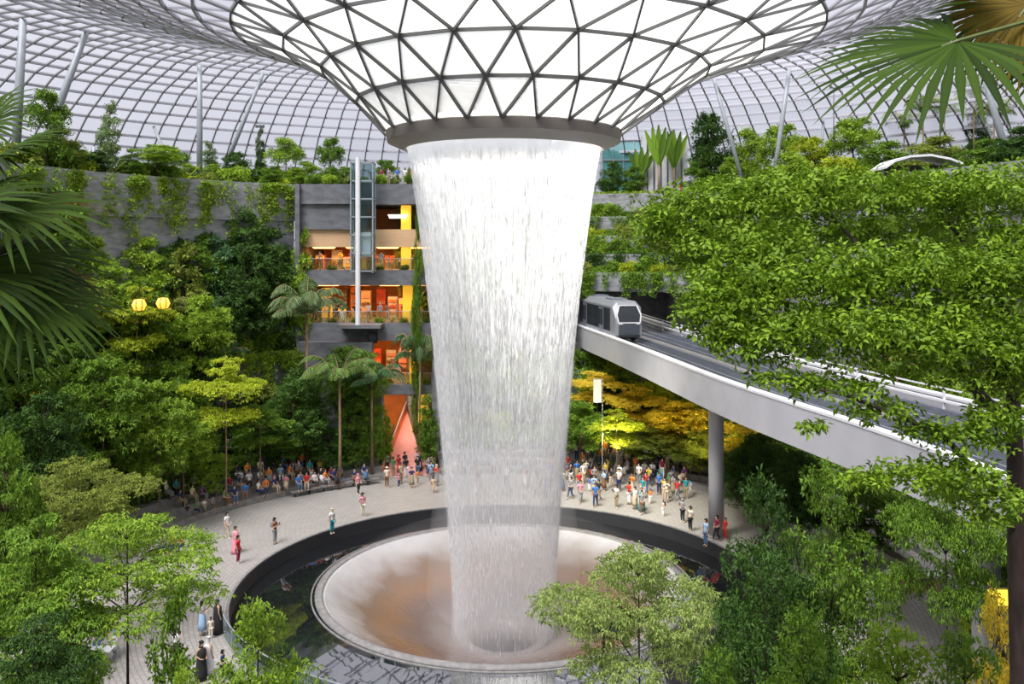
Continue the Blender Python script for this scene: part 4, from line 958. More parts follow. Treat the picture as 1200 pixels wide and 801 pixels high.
# --- terraces: shrubs, palms and small trees, each ledge its own group
wn = {'left': 'forest slope', 'near': 'near slope', 'right': 'slope under the bridge', 'back': 'slope behind the waterfall', 'upper': 'ledges above the tunnel'}
seen_l = {}
for (r0, r1, z, a0, a1, lev, wname) in ledges:
    if wname == 'near': continue
    if wname == 'right' and a0 == 60: wn2 = 'far side slope'; a1 = 92
    else: wn2 = wn[wname]
    if wname == 'upper': a0, a1 = 6, 42
    if wname == 'right' and a0 == -8: a1 = 52
    step_m = {'upper': 1.5, 'left': 1.75}.get(wname, 2.3)
    if r1 - r0 < .8: r1 = r0 + .8
    da = math.degrees(step_m / r0); i = 0; a = a0 + da * .5
    while a < a1:
        rr = rnd.uniform(r0 + .5, max(r0 + .6, r1 - .6)); p = polar(rr, a, z - .05)
        if wname == 'upper': key = ['hedge', 'bush_b', 'hedge', 'bush_a'][rnd.randrange(4)]; s = rnd.uniform(.8, 1.05); mat = rnd.choice(['bright', 'mid', 'yellow', 'olive', 'mid'])
        elif wname == 'right' and wn2[0] == 's': key = rnd.choice(['bush_a', 'bush_c', 'fernlike', 'bush_b']); s = rnd.uniform(.8, 1.2); mat = rnd.choice(['mid', 'dark', 'olive', 'yellow'])
        else:
            key = rnd.choice(['bush_a', 'bush_c', 'bush_a', 'bush_b', 'slim', 'blade_a', 'blade_a', 'fernlike', 'garden_b', 'palm_b', 'garden_a']); s = rnd.uniform(.85, 1.35); mat = rnd.choice(['mid', 'dark', 'dark', 'blue', 'bright', 'mid', 'olive'])
        kind = PROTO[key][0]
        noun = {'bush_a': 'rounded shrub', 'bush_b': 'low shrub', 'bush_c': 'tall shrub', 'slim': 'slim tree', 'blade_a': 'big-leaved plant', 'fernlike': 'spiky plant', 'garden_b': 'bushy tree', 'garden_a': 'open tree', 'palm_b': 'small palm', 'hedge': 'trimmed shrub'}[key]
        # the bridge passes here: keep plants under it low
        if wname in ('right', 'upper') and kind == 'tree': s *= .8
        plant(key, p, '%s %s on ledge %s of the %s, %s along' % (COLN[mat], noun, ORD[lev], wn2, ORD[i]), 'plants on the %s ledge of the %s' % (ORD[lev], wn2), s, None, mat)
        i += 1; a += da * rnd.uniform(.85, 1.15)
# --- ground cover and hanging creepers: nobody could count it
def cover(name, r0, r1, z, a0, a1, n, mat, hang, label, seed, ls=.24, hl=3.2):
    R = np.random.default_rng(seed)
    a = np.radians(R.uniform(a0, a1, n)); rr = R.uniform(r0, r1, n); zc = z + R.uniform(0, .35, n)
    pts = np.stack([AX + rr * np.sin(a), AY + rr * np.cos(a), zc], 1)
    nh = int(n * hang)
    if nh:      # creepers over the wall edge in strands of differing length
        ns_ = max(6, int((a1 - a0) * 1.5)); sa = np.radians(R.uniform(a0, a1, ns_)); sl = R.uniform(.4, hl, ns_); idx = R.integers(0, ns_, nh)
        ah = sa[idx] + R.normal(0, .007, nh); t = R.uniform(0, 1, nh); zz_ = z + .3 - t * sl[idx]; rh = r0 - .42 - R.uniform(0, .22, nh)
        pts = np.concatenate([pts, np.stack([AX + rh * np.sin(ah), AY + rh * np.cos(ah), zz_], 1)])
    V, T, C = sprays(pts, R, 5, ls, ls * .5, .45)
    o = bpy.data.objects.new(name, fast_mesh(name, V, T, L[mat], C)); COL.objects.link(o); tag(o, label, 'ground cover', None, 'stuff')
sd = 50
for (r0, r1, z, a0, a1, lev, wname) in ledges:
    sd += 1
    if wname == 'near': cover('ground_cover', r0, r1, z, 140, 225, 2500, 'mid', 0, 'low green ground cover on ledge %s of the near slope' % ORD[lev], sd); continue
    if wname == 'upper': a0 = -8; a1 = 42
    if wname == 'right' and a0 == 60: a1 = 95
    wn2 = 'far side slope' if (wname == 'right' and a0 == 60) else wn[wname]
    if r1 - r0 < .5: continue
    cover('ground_cover', r0 - .3, r1 - .1, z, a0, a1, int((a1 - a0) * 75) + 200, ['mid', 'dark', 'bright', 'mid', 'blue'][lev % 5], .6, 'green ground cover and creepers on ledge %s of the %s' % (ORD[lev], wn2), sd)
cover('ground_cover', 36.1, 42, 25.2, -98, -34, 5200, 'bright', .8, 'bright ground cover spilling over the grey roof garden wall', 91, hl=6.5)
cover('ground_cover', 43.6, 47, 25.4, -8, 60, 2200, 'bright', .1, 'bright ground cover along the upper garden edge', 92)
cover('ground_cover', 36.6, 42, 25.4, 60, 95, 1600, 'mid', .3, 'green ground cover on the far side garden', 93)

# --- big foreground tree on the right
def fg_tree():
    R = np.random.default_rng(77)
    r = empty('broadleaf_tree', (8.15, 14.0, ground_z(8.15, 14))); base = Vector(r.location)
    cl_ = [(800, 262, 62, 40, 14.5), (858, 248, 80, 46, 14.8), (925, 238, 92, 44, 15), (1005, 240, 92, 44, 15), (1085, 238, 92, 44, 15), (1160, 240, 84, 50, 14.6), (845, 305, 66, 42, 14), (905, 300, 80, 42, 14.3), (775, 268, 34, 24, 14.2),
           (868, 352, 72, 42, 13.2), (835, 372, 44, 34, 13), (948, 345, 92, 46, 13.4), (1035, 330, 92, 46, 13.5), (1115, 328, 92, 46, 13.6), (1180, 340, 70, 56, 13.3), (905, 398, 66, 30, 12.8), (985, 392, 92, 40, 12.8),
           (1065, 400, 92, 44, 12.9), (1145, 412, 80, 48, 13), (1190, 300, 50, 50, 14), (960, 285, 80, 34, 16), (1070, 285, 90, 34, 16.2), (860, 400, 40, 26, 12.8), (1190, 440, 40, 34, 13)]
    thin_ = [(925, 446, 46, 12, 12.4), (985, 455, 56, 15, 12.5), (1035, 482, 50, 12, 12.6), (1080, 500, 40, 10, 12.6), (1125, 512, 50, 18, 12.6), (1165, 500, 40, 30, 12.8), (1060, 560, 60, 16, 12.3), (1120, 560, 60, 22, 12.4), (1160, 590, 50, 24, 12.5), (1010, 565, 34, 10, 12.2), (950, 500, 20, 8, 12.3)]
    mb = MB(); q = lambda px, py, Y: P(px, py, Y) - base
    mb.tube([(0, 0, 0), q(1196, 801, 14), q(1191, 650, 14), q(1190, 540, 14), q(1186, 470, 14)], [.2, .15, .13, .125, .12], 12)
    def limb(pts, r0): mb.tube([q(*p) for p in pts], [r0 * (1 - .75 * i / (len(pts) - 1)) for i in range(len(pts))], 8)
    limb([(1188, 500, 14), (1150, 465, 13.8), (1105, 410, 13.5), (1040, 350, 13.6), (960, 320, 14), (870, 285, 14.4), (800, 265, 14.5)], .11)
    limb([(1186, 480, 14), (1190, 400, 14), (1160, 320, 14.3), (1110, 260, 14.8)], .10)
    limb([(1105, 410, 13.5), (1010, 395, 13), (920, 385, 12.9), (850, 380, 12.9)], .06)
    limb([(1188, 590, 14), (1150, 560, 13.2), (1110, 515, 12.7), (1060, 490, 12.5), (990, 462, 12.4), (925, 450, 12.4)], .06)
    limb([(1190, 620, 14), (1150, 590, 13), (1110, 565, 12.5), (1050, 562, 12.3)], .045)
    limb([(1040, 350, 13.6), (1000, 280, 14.6), (960, 240, 15)], .05)
    limb([(1186, 470, 14), (1215, 380, 14), (1200, 280, 14.2)], .08)
    mb.build('trunk', M['barkdark'], r, True)
    pts = []
    for i, (px, py, rx, ry, Y) in enumerate(cl_ + thin_):
        c = q(px, py, Y); k_ = Y / F; n = int(rx * ry * (.12 if i < len(cl_) else .10))
        pts.append(ell_points(R, tuple(c), (rx * k_, rx * k_ * .8, ry * k_), n, .35, .55))
    V, T, C = sprays(np.concatenate(pts), R, 6, .105, .052, .5, .07)
    cr_ = bpy.data.objects.new('crown', fast_mesh('crown', V, T, L['bright2'], C)); COL.objects.link(cr_); cr_.parent = r
    tag(r, 'large leafy tree with a dark trunk spreading over the railway bridge', 'tree')
L['bright2'] = leafmat('glossy fresh leaves', (.030, .085, .007), (.27, .43, .03), .3, .45)
fg_tree()
# --- fan palms close to the camera
def fan_arrays(R, hub, axis, normal, rad, nseg=34, spread=118, droop=.25):
    axis = Vector(axis).normalized(); n = Vector(normal); n = (n - axis * n.dot(axis)).normalized(); s = n.cross(axis)
    V, T, C = [], [], []
    for i in range(nseg):
        u = (i + .5) / nseg * 2 - 1; a = math.radians(spread * u); d = axis * math.cos(a) + s * math.sin(a); sd_ = axis * -math.sin(a) + s * math.cos(a)
        ln = rad * (1 - .18 * abs(u) ** 2) * R.uniform(.93, 1.05); dr = droop * R.uniform(.6, 1.5); tn = R.uniform(.2, .9); half = math.radians(spread / nseg)
        off = len(V)
        for t, wf in ((.04, 1), (.35, 1), (.6, .95), (.8, .55), (1.0, .04)):
            c = Vector(hub) + d * ln * t - n * dr * ln * max(0, t - .45) ** 1.6 * 1.2 - Vector((0, 0, 1)) * dr * .5 * ln * max(0, t - .5) ** 1.5
            wd = ln * min(t, .54) * half * wf * 1.0; up = n * wd * .45
            V += [tuple(c - sd_ * wd), tuple(c + up), tuple(c + sd_ * wd)]; C += [tn, min(1, tn + .1), tn]
        for j in range(4):
            a_ = off + j * 3
            T += [(a_, a_ + 1, a_ + 4), (a_, a_ + 4, a_ + 3), (a_ + 1, a_ + 2, a_ + 5), (a_ + 1, a_ + 5, a_ + 4)]
    return np.array(V), np.array(T), np.array(C)
def fan_palm(base, crown, fronds, label, seed, tr=.13):
    r = empty('fan_palm', base); b = Vector(base); R = np.random.default_rng(seed); crown = Vector(crown) - b
    mb = MB(); mb.tube([(0, 0, 0), crown * .5, crown], [tr * 1.2, tr, tr], 12); mb.tube([crown, crown + Vector((0, 0, .35))], [tr * 1.3, tr * .5], 10); mb.build('trunk', M['barkdark'], r, True)
    for hub, axis, normal, rad, mat, droop in fronds:
        h = Vector(hub) - b; V, T, C = fan_arrays(R, h, axis, normal, rad, droop=droop)
        o = bpy.data.objects.new('fan_frond', fast_mesh('fan_frond', V, T, L[mat], C)); COL.objects.link(o); o.parent = r
        mb = MB(); mid = crown.lerp(h, .55) + Vector((0, 0, .12)); mb.tube([crown, mid, h, h + Vector(axis).normalized() * .12], [.03, .02, .016, .008], 6); mb.build('petiole', M['olive'], o)
        o['kind'] = 'thing'
    tag(r, label, 'palm tree')
M['olive'] = pmat('olive stalk', (.10, .13, .03), .5, var=.1)
def H(px, py, Y): return tuple(P(px, py, Y))
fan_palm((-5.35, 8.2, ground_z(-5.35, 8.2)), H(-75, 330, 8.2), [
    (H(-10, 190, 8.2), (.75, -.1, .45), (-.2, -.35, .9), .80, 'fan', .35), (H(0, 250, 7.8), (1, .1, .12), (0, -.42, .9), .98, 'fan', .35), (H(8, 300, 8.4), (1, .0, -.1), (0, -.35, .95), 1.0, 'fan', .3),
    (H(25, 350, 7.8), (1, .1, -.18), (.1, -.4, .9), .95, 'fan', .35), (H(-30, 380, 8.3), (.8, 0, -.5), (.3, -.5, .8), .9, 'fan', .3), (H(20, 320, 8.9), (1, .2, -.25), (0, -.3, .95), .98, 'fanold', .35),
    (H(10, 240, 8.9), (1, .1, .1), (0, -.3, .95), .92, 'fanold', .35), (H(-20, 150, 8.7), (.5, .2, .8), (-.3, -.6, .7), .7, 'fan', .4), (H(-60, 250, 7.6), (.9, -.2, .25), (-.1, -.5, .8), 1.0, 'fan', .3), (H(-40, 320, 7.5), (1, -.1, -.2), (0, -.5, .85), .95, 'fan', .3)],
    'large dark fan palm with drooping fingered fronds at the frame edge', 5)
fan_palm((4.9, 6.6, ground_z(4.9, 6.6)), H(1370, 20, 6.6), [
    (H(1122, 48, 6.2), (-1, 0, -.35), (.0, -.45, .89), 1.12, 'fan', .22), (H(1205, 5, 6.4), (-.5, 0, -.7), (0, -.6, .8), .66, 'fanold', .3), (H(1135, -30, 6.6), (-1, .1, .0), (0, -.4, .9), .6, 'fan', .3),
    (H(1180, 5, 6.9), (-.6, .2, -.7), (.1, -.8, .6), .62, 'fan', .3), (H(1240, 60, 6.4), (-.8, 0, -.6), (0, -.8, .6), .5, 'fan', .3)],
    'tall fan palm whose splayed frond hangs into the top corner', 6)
# --- travellers' palms: upright blades in a fan
def traveller(px, py, Y, h, lab, seed):
    R = np.random.default_rng(seed); b = P(px, py, Y); b.z = 25.2; r = empty('banana_plant', b); mb = MB(); parts = []
    mb.tube([(0, 0, -.1), (0, 0, h * .45)], [.16, .1], 8); mb.build('stem', M['barkpale'], r, True)
    for i in range(5):
        t = (i - 2) / 2; n = 7; tt = np.linspace(0, 1, n); x = t * 1.5 * (tt ** 1.3); z = h * .35 + (h * .65) * tt * (1 - .12 * abs(t)); c = np.stack([x, R.normal(0, .08) + 0 * tt, z], 1)
        w_ = .85 * np.sin(PI * np.clip(tt * .85 + .1, 0, 1)) * np.clip(tt * 2.4 - .3, .06, 1); V = np.stack([c + np.array([[1, 0, 0]]) * w_[:, None] * .5, c + np.array([[0, .12, 0]]), c - np.array([[1, 0, 0]]) * w_[:, None] * .5], 1).reshape(-1, 3); T = []
        for j in range(n - 1):
            a_ = j * 3; T += [(a_, a_ + 1, a_ + 4), (a_, a_ + 4, a_ + 3), (a_ + 1, a_ + 2, a_ + 5), (a_ + 1, a_ + 5, a_ + 4)]
        o = bpy.data.objects.new('leaf', fast_mesh('leaf', V, np.array(T), L['mid'], np.full(len(V), R.uniform(.3, .9)))); COL.objects.link(o); o.parent = r
    tag(r, lab, 'plant')
traveller(772, 220, 97.5, 8.2, 'tall paddle-leaved plant rising in front of the white fins', 1)
traveller(790, 220, 99.5, 8.0, 'second tall paddle-leaved plant, on the outer side of the white fins', 2)
traveller(752, 222, 100, 6.0, 'shorter paddle-leaved plant between the white fins and the teal pavilion', 3)
# uplights strengthening the golden lamplight painted into the leaves under the bridge
spot_lamp('tree_uplight', (8.5, 71.5, 3.2), (9.5, 79, 9), 3600, (1, .82, .30), 110)
spot_lamp('tree_uplight', (15.5, 69, 3.2), (16, 76, 9), 3600, (1, .82, .30), 110)
spot_lamp('tree_uplight', (21.5, 62, 1.5), (21, 70, 8), 1500, (1, .8, .3), 110)
spot_lamp('tree_uplight', (13.5, 22, 5.5), (12.5, 17, 9), 500, (1, .72, .12), 100)
# ================================================================== people
def skin_mesh(name, nodes, edges, root=0, sub=1):
    """grow one continuous surface round a skeleton: nodes {key: (x, y, z, rx, ry)}"""
    keys = list(nodes); idx = {k: i for i, k in enumerate(keys)}
    me = bpy.data.meshes.new(name); me.from_pydata([nodes[k][:3] for k in keys], [(idx[a], idx[b]) for a, b in edges], [])
    o = bpy.data.objects.new(name, me); COL.objects.link(o)
    md = o.modifiers.new('skin', 'SKIN'); md.use_smooth_shade = True
    sv = me.skin_vertices[0].data
    for k in keys:
        n = nodes[k]; sv[idx[k]].radius = (n[3], n[4] if len(n) > 4 else n[3]); sv[idx[k]].use_root = (k == keys[root])
    if sub: o.modifiers.new('sub', 'SUBSURF').levels = sub; o.modifiers['sub'].render_levels = sub
    dg = bpy.context.evaluated_depsgraph_get(); r = bpy.data.meshes.new_from_object(o.evaluated_get(dg)); r.name = name
    bpy.data.objects.remove(o); r.polygons.foreach_set('use_smooth', [True] * len(r.polygons))
    return r
def pose_nodes(kind):
    """joints in metres for a 1.70 m adult who looks along -y"""
    N = {'pelvis': (0, 0, .93, .125, .10), 'waist': (0, 0, 1.10, .115, .085), 'chest': (0, 0, 1.29, .145, .10), 'collar': (0, .01, 1.42, .09, .07), 'neck': (0, .005, 1.49, .052), 'jaw': (0, -.02, 1.56, .062, .068), 'brow': (0, -.01, 1.63, .078, .09), 'crown': (0, .01, 1.69, .055, .06), 'nose': (0, -.115, 1.585, .012)}
    arm = {'rest': ((.185, 0, 1.39), (.225, .02, 1.13), (.235, -.06, .90), (.235, -.085, .84), (0, -.25, -1)),
           'phone': ((.185, 0, 1.39), (.22, -.06, 1.14), (.12, -.30, 1.30), (.10, -.335, 1.355), (-.2, -.3, 1)),
           'bent': ((.185, 0, 1.39), (.24, .03, 1.13), (.16, -.2, 1.04), (.12, -.25, 1.04), (-.6, -1, 0)),
           'lap': ((.185, 0, 1.37), (.22, -.10, 1.13), (.12, -.30, 1.03), (.09, -.35, 1.02), (-.5, -1, -.2))}
    leg = {'stand': ((.09, 0, .87), (.10, -.02, .49), (.10, .02, .09), (.11, -.15, .035)), 'fwd': ((.09, 0, .87), (.10, -.16, .51), (.10, -.24, .10), (.11, -.40, .045)), 'back': ((.09, 0, .87), (.10, -.02, .48), (.10, .24, .14), (.105, .12, .035)), 'sit': ((.09, -.02, .90), (.12, -.43, .92), (.12, -.42, .50), (.12, -.57, .445))}
    spec = {'stand': ('rest', 'rest', 'stand', 'stand'), 'walk': ('rest', 'bent', 'fwd', 'back'), 'phone': ('phone', 'phone', 'stand', 'stand'), 'bent': ('bent', 'bent', 'stand', 'stand'), 'sit': ('lap', 'lap', 'sit', 'sit')}[kind]
    E = [('pelvis', 'waist'), ('waist', 'chest'), ('chest', 'collar'), ('collar', 'neck'), ('neck', 'jaw'), ('jaw', 'brow'), ('brow', 'crown'), ('jaw', 'nose')]
    for s, nm, a, l in ((-1, 'L', spec[0], spec[2]), (1, 'R', spec[1], spec[3])):
        sh, el, wrs, pm, hd = arm[a]; f = lambda q: (q[0] * s, q[1], q[2])
        N['sh' + nm] = f(sh) + (.056,); N['el' + nm] = f(el) + (.038,); N['wr' + nm] = f(wrs) + (.024, .028); N['pm' + nm] = f(pm) + (.018, .034)
        E += [('collar', 'sh' + nm), ('sh' + nm, 'el' + nm), ('el' + nm, 'wr' + nm), ('wr' + nm, 'pm' + nm)]
        d = Vector((hd[0] * s, hd[1], hd[2])).normalized(); side = Vector((0, 1, 0)) if abs(d.y) < .8 else Vector((1, 0, 0)); side = (side - d * side.dot(d)).normalized(); cu = d.cross(side) * (-.25 * s)
        for j, ln in enumerate((.062, .075, .082, .074)):
            b = Vector(f(pm)) + side * (j - 1.5) * .021 + d * .035
            N['f%d%s' % (j, nm)] = tuple(b + d * ln * .4) + (.009,); N['g%d%s' % (j, nm)] = tuple(b + (d + cu) * ln) + (.007,)
            E += [('pm' + nm, 'f%d%s' % (j, nm)), ('f%d%s' % (j, nm), 'g%d%s' % (j, nm))]
        N['t' + nm] = tuple(Vector(f(pm)) - side * .045 + d * .03) + (.010,); E.append(('pm' + nm, 't' + nm))
        hp, kn, an, to = leg[l]
        N['hp' + nm] = f(hp) + (.088,); N['kn' + nm] = f(kn) + (.056,); N['an' + nm] = f(an) + (.038,); N['to' + nm] = f(to) + (.034, .026)
        E += [('pelvis', 'hp' + nm), ('hp' + nm, 'kn' + nm), ('kn' + nm, 'an' + nm), ('an' + nm, 'to' + nm)]
    if kind == 'sit':       # seat height 0.45: lower everything so the hips rest at the step
        N = {k: (v[0], v[1], v[2] - .43) + tuple(v[3:]) for k, v in N.items()}
    return N, E
def grown(N, keys, E, add, name, extra=None):
    n2 = {k: N[k][:3] + tuple(r + add for r in (N[k][3], N[k][4] if len(N[k]) > 4 else N[k][3])) for k in keys}
    if extra: n2.update(extra[0])
    e2 = [e for e in E if e[0] in n2 and e[1] in n2] + (extra[1] if extra else [])
    return skin_mesh(name, n2, e2)
BODY = {}
for kind in ('stand', 'walk', 'phone', 'bent', 'sit'):
    N, E = pose_nodes(kind); d = {'body': skin_mesh('person_body', N, E)}
    mid = lambda a, b, t: tuple(N[a][i] * (1 - t) + N[b][i] * t for i in range(3))
    # shirt with short sleeves
    ex = {}; ee = []
    for s in 'LR': ex['sl' + s] = mid('sh' + s, 'el' + s, .65) + (.058,); ee.append(('sh' + s, 'sl' + s))
    d['top'] = grown(N, ['waist', 'pelvis', 'chest', 'collar', 'shL', 'shR'], E, .022, 'shirt', (ex, ee))
    ex = {}; ee = []
    for s in 'LR':
        ex['cu' + s] = mid('kn' + s, 'an' + s, .88) + (.055,); ee.append(('kn' + s, 'cu' + s))
    d['trousers'] = grown(N, ['pelvis', 'hpL', 'hpR', 'knL', 'knR'], E, .018, 'trousers', (ex, ee))
    dz = -.43 if kind == 'sit' else 0
    mb = MB()
    if kind == 'sit': mb.tube([(0, .02, .62), (0, -.05, .52), (0, -.25, .50), (0, -.44, .44), (0, -.46, .12)], [.15, .19, .2, .2, .2], 16)
    else: mb.lathe([(.10, 1.12), (.14, 1.08), (.17, .93), (.2, .6), (.24, .30), (.235, .30), (.19, .6), (.10, 1.0)], (0, 0, 0), 20, close=True)
    d['skirt'] = mb.mesh('skirt', M['bluecloth'], True)
    mb = MB()
    if kind == 'sit': mb.tube([(0, .0, .99), (0, .0, .86), (0, .0, .67), (0, -.05, .52), (0, -.25, .50), (0, -.46, .44), (0, -.48, .05)], [.11, .19, .17, .21, .22, .22, .23], 16)
    else: mb.lathe([(.06, 1.46), (.13, 1.42), (.205, 1.34), (.20, 1.15), (.215, .9), (.27, .3), (.29, .04), (.28, .04), (.19, .9), (.12, 1.3)], (0, 0, 0), 20, close=True)
    d['robe'] = mb.mesh('robe', M['black'], True)
    hz = 1.64 + dz
    d['hair'] = skin_mesh('hair', {'a': (0, .022, hz + .0, .088, .088), 'b': (0, .012, hz + .055, .066, .07), 'c': (0, .045, hz - .07, .062, .05)}, [('a', 'b'), ('a', 'c')])
    d['long_hair'] = skin_mesh('hair', {'a': (0, .022, hz + .0, .090, .088), 'b': (0, .012, hz + .055, .067, .07), 'c': (0, .055, hz - .10, .088, .05), 'd': (0, .085, hz - .27, .085, .035), 'e': (0, .09, hz - .38, .05, .025)}, [('a', 'b'), ('a', 'c'), ('c', 'd'), ('d', 'e')])
    d['headscarf'] = skin_mesh('headscarf', {'a': (0, .018, hz + .0, .098, .094), 'b': (0, .01, hz + .06, .07, .075), 'c': (0, .03, hz - .12, .092, .085), 'd': (0, .01, hz - .25, .17, .10)}, [('a', 'b'), ('a', 'c'), ('c', 'd')])
    mb = MB(); mb.lathe([(0, .075), (.06, .07), (.09, .04), (.098, 0), (.15, -.01), (.15, -.018), (.09, -.01)], (0, 0, hz + .025), 16); d['cap'] = mb.mesh('cap', M['black'], True)
    mb = MB(); mb.box(-.04, .04, -.365, -.355, 1.33, 1.47); d['phone'] = mb.mesh('phone', M['black'])
    mb = MB(); q = 1.12 + dz; mb.lathe([(0, 0), (.12, .0), (.15, .05), (.15, .30), (.10, .40), (0, .42)], (0, .20, q), 12); d['rucksack'] = mb.mesh('rucksack', M['black'], True)
    for s in 'LR':
        t, a = N['to' + s], N['an' + s]; d['shoe' + s] = skin_mesh('shoe', {'h': (a[0], a[1] + .02, t[2] + .015, .045, .045), 't': (t[0], t[1], t[2] + .006, .042, .034)}, [('h', 't')])
    BODY[kind] = d
SK = [pmat('skin tone %d' % i, c, .5, var=.03) for i, c in enumerate([(.62, .40, .28), (.50, .30, .19), (.33, .18, .11), (.68, .46, .34)])]
HR = {'dark-haired': pmat('black hair', (.012, .010, .010), .5, var=.2), 'brown-haired': pmat('brown hair', (.07, .035, .018), .5, var=.2), 'grey-haired': pmat('grey hair', (.35, .34, .33), .6, var=.2)}
CL = {'white': (.80, .80, .80), 'black': (.02, .02, .022), 'grey': (.28, .28, .29), 'navy': (.02, .035, .12), 'red': (.60, .03, .03), 'pink': (.75, .30, .38), 'blue': (.04, .18, .55), 'pale blue': (.35, .52, .72), 'teal': (.02, .30, .33),
      'green': (.07, .28, .08), 'yellow': (.80, .58, .07), 'orange': (.80, .24, .03), 'beige': (.58, .46, .32), 'purple': (.24, .07, .32), 'cream': (.76, .70, .56), 'maroon': (.25, .02, .05), 'brown': (.20, .10, .05), 'denim': (.08, .15, .28), 'khaki': (.35, .29, .17)}
CM = {k: pmat(k + ' cloth', v, .85, var=.1, scale=8) for k, v in CL.items()}
def copy_part(me, name, mat, parent):
    if not me.materials: me.materials.append(mat)
    o = bpy.data.objects.new(name, me); COL.objects.link(o); o.parent = parent
    o.material_slots[0].link = 'OBJECT'; o.material_slots[0].material = mat; return o
USED = set()
def person(pos, rz, kind='stand', top='white', low='navy', lowkind='trousers', head='hair', hair='dark-haired', where='', s=1.0, near=False, label=None, group=None, bag=False):
    d = BODY[kind]; r = empty('person', pos, rz); r.scale = (s, s, s)
    b = copy_part(d['body'], 'body', rnd.choice(SK), r)
    if lowkind == 'robe': copy_part(d['robe'], 'robe', CM[low], r)
    else:
        copy_part(d['top'], 'shirt', CM[top], r); copy_part(d[lowkind], lowkind, CM[low], r)
    if head in ('hair', 'long_hair'): copy_part(d[head], 'hair', HR[hair], r)
    elif head == 'cap': copy_part(d['hair'], 'hair', HR[hair], r); copy_part(d['cap'], 'cap', CM[top if top != 'white' else 'beige'], r)
    else: copy_part(d['headscarf'], 'headscarf', CM[hair if hair in CM else 'cream'], r)
    if near or kind != 'sit':
        for q in 'LR': copy_part(d['shoe' + q], 'shoe', CM['white' if (hash_(pos) + ord(q) * 0) % 3 else 'black'], r)
    if kind == 'phone': o = copy_part(d['phone'], 'phone', CM['black'], r)
    if bag: copy_part(d['rucksack'], 'rucksack', CM[bag], r)
    tag(r, label, 'person', group); return r
def hash_(p): return int(abs(p[0] * 13.7 + p[1] * 7.3) * 10)
TOPS = ['white', 'black', 'grey', 'navy', 'red', 'pink', 'blue', 'pale blue', 'teal', 'yellow', 'orange', 'beige', 'purple', 'cream', 'maroon', 'green']
LOWS = ['navy', 'black', 'grey', 'denim', 'khaki', 'brown', 'white', 'beige']
POSEW = {'stand': 'standing', 'walk': 'walking', 'phone': 'photographing', 'bent': 'gesturing', 'sit': 'sitting'}
def crowd(spots, where, group, poses, face, seed, smin=.95):
    R = random.Random(seed); combos = [(t, l) for t in TOPS for l in LOWS if t != l]
    R.shuffle(combos)
    wts = {'white': 5, 'black': 4, 'grey': 3, 'navy': 3, 'red': 2, 'blue': 2, 'pink': 2}
    combos.sort(key=lambda c: R.random() / wts.get(c[0], 1))
    for i, (x, y, z) in enumerate(spots):
        top, low = combos[i % len(combos)]; kind = R.choice(poses); u = R.random(); child = R.random() < .12
        head, hair = ('long_hair', 'dark-haired') if u < .33 else ('hair', 'dark-haired') if u < .72 else ('hair', 'brown-haired') if u < .82 else ('cap', 'dark-haired') if u < .90 else ('headscarf', R.choice(['cream', 'pink', 'navy']))
        lk = 'skirt' if (head in ('long_hair', 'headscarf') and R.random() < .35) else 'trousers'
        hw = {'long_hair': 'long-haired', 'hair': hair, 'cap': 'capped', 'headscarf': '%s-scarfed' % hair}[head]
        lab = '%s %s in %s top, %s %s, %s %s' % (hw, 'child' if child else 'person', top, low, lk, POSEW[kind], where)
        key = lab
        if key in USED: lab = lab.replace(' in ', ' dressed in ', 1)
        USED.add(key)
        rz = face(x, y) + R.uniform(-.6, .6)
        person((x, y, z), rz, kind, top, low, lk, head, hair, s=R.uniform(smin, 1.05) * (.68 if child else 1), label=lab, group=group, bag=R.choice(['black', 'navy', 'red', 'grey']) if (kind in ('stand', 'walk') and R.random() < .18) else False)
to_pool = lambda x, y: math.atan2(AY - y, AX - x) + PI / 2
R5 = random.Random(5)
def arc_spots(n, r0, r1, a0, a1, z, R=R5, mind=.62):
    out = []
    for _ in range(n * 30):
        if len(out) >= n: break
        p = polar(R.uniform(r0, r1), R.uniform(a0, a1), z)
        if all((p.x - q[0]) ** 2 + (p.y - q[1]) ** 2 > mind ** 2 for q in out): out.append((p.x, p.y, z))
    return out
# seated rows left (the bench and three steps), seated rows right
for i, (R_, z) in enumerate([(25.0, .45), (26.2, .9), (27.4, 1.35)]):
    crowd(arc_spots((24, 22, 18)[i], R_ + .22, R_ + .34, -64, -33, z, mind=.72), 'on %s step left of ramp' % ORD[i], 'people seated left of the ramp', ['sit'], to_pool, 20 + i)
    crowd(arc_spots((20, 22, 20)[i], R_ + .22, R_ + .34, 9, 36, z, mind=.66), 'on %s step under the bridge' % ORD[i], 'people seated under the bridge', ['sit', 'sit', 'stand'], to_pool, 30 + i)
crowd(arc_spots(11, 24.2, 27.6, -23, -14, 0, mind=.8) + arc_spots(9, 21.6, 23.4, -33, -11, 0, mind=.9), 'before the coral ramp', 'people before the coral ramp', ['stand', 'walk', 'bent', 'phone'], to_pool, 41)
crowd(arc_spots(34, 20.0, 24.2, 7, 40, 0, mind=.8), 'before the bridge steps', 'people on the paving under the bridge', ['stand', 'walk', 'phone', 'bent'], to_pool, 42)
crowd(arc_spots(14, 16.4, 20, 10, 46, 0, mind=1.0), 'by the far pool kerb', 'people at the far kerb by the pillar', ['stand', 'phone', 'walk'], to_pool, 43)
crowd(arc_spots(10, 20, 25, -13, 6, 0, mind=1.2), 'behind the waterfall', 'people seen through the waterfall', ['stand', 'walk'], to_pool, 44)
crowd(arc_spots(10, 29.2, 30.2, -50, -38, 2.66, mind=.8), 'on the ledge above seats', 'people on the ledge above the seats', ['stand', 'bent'], to_pool, 45)
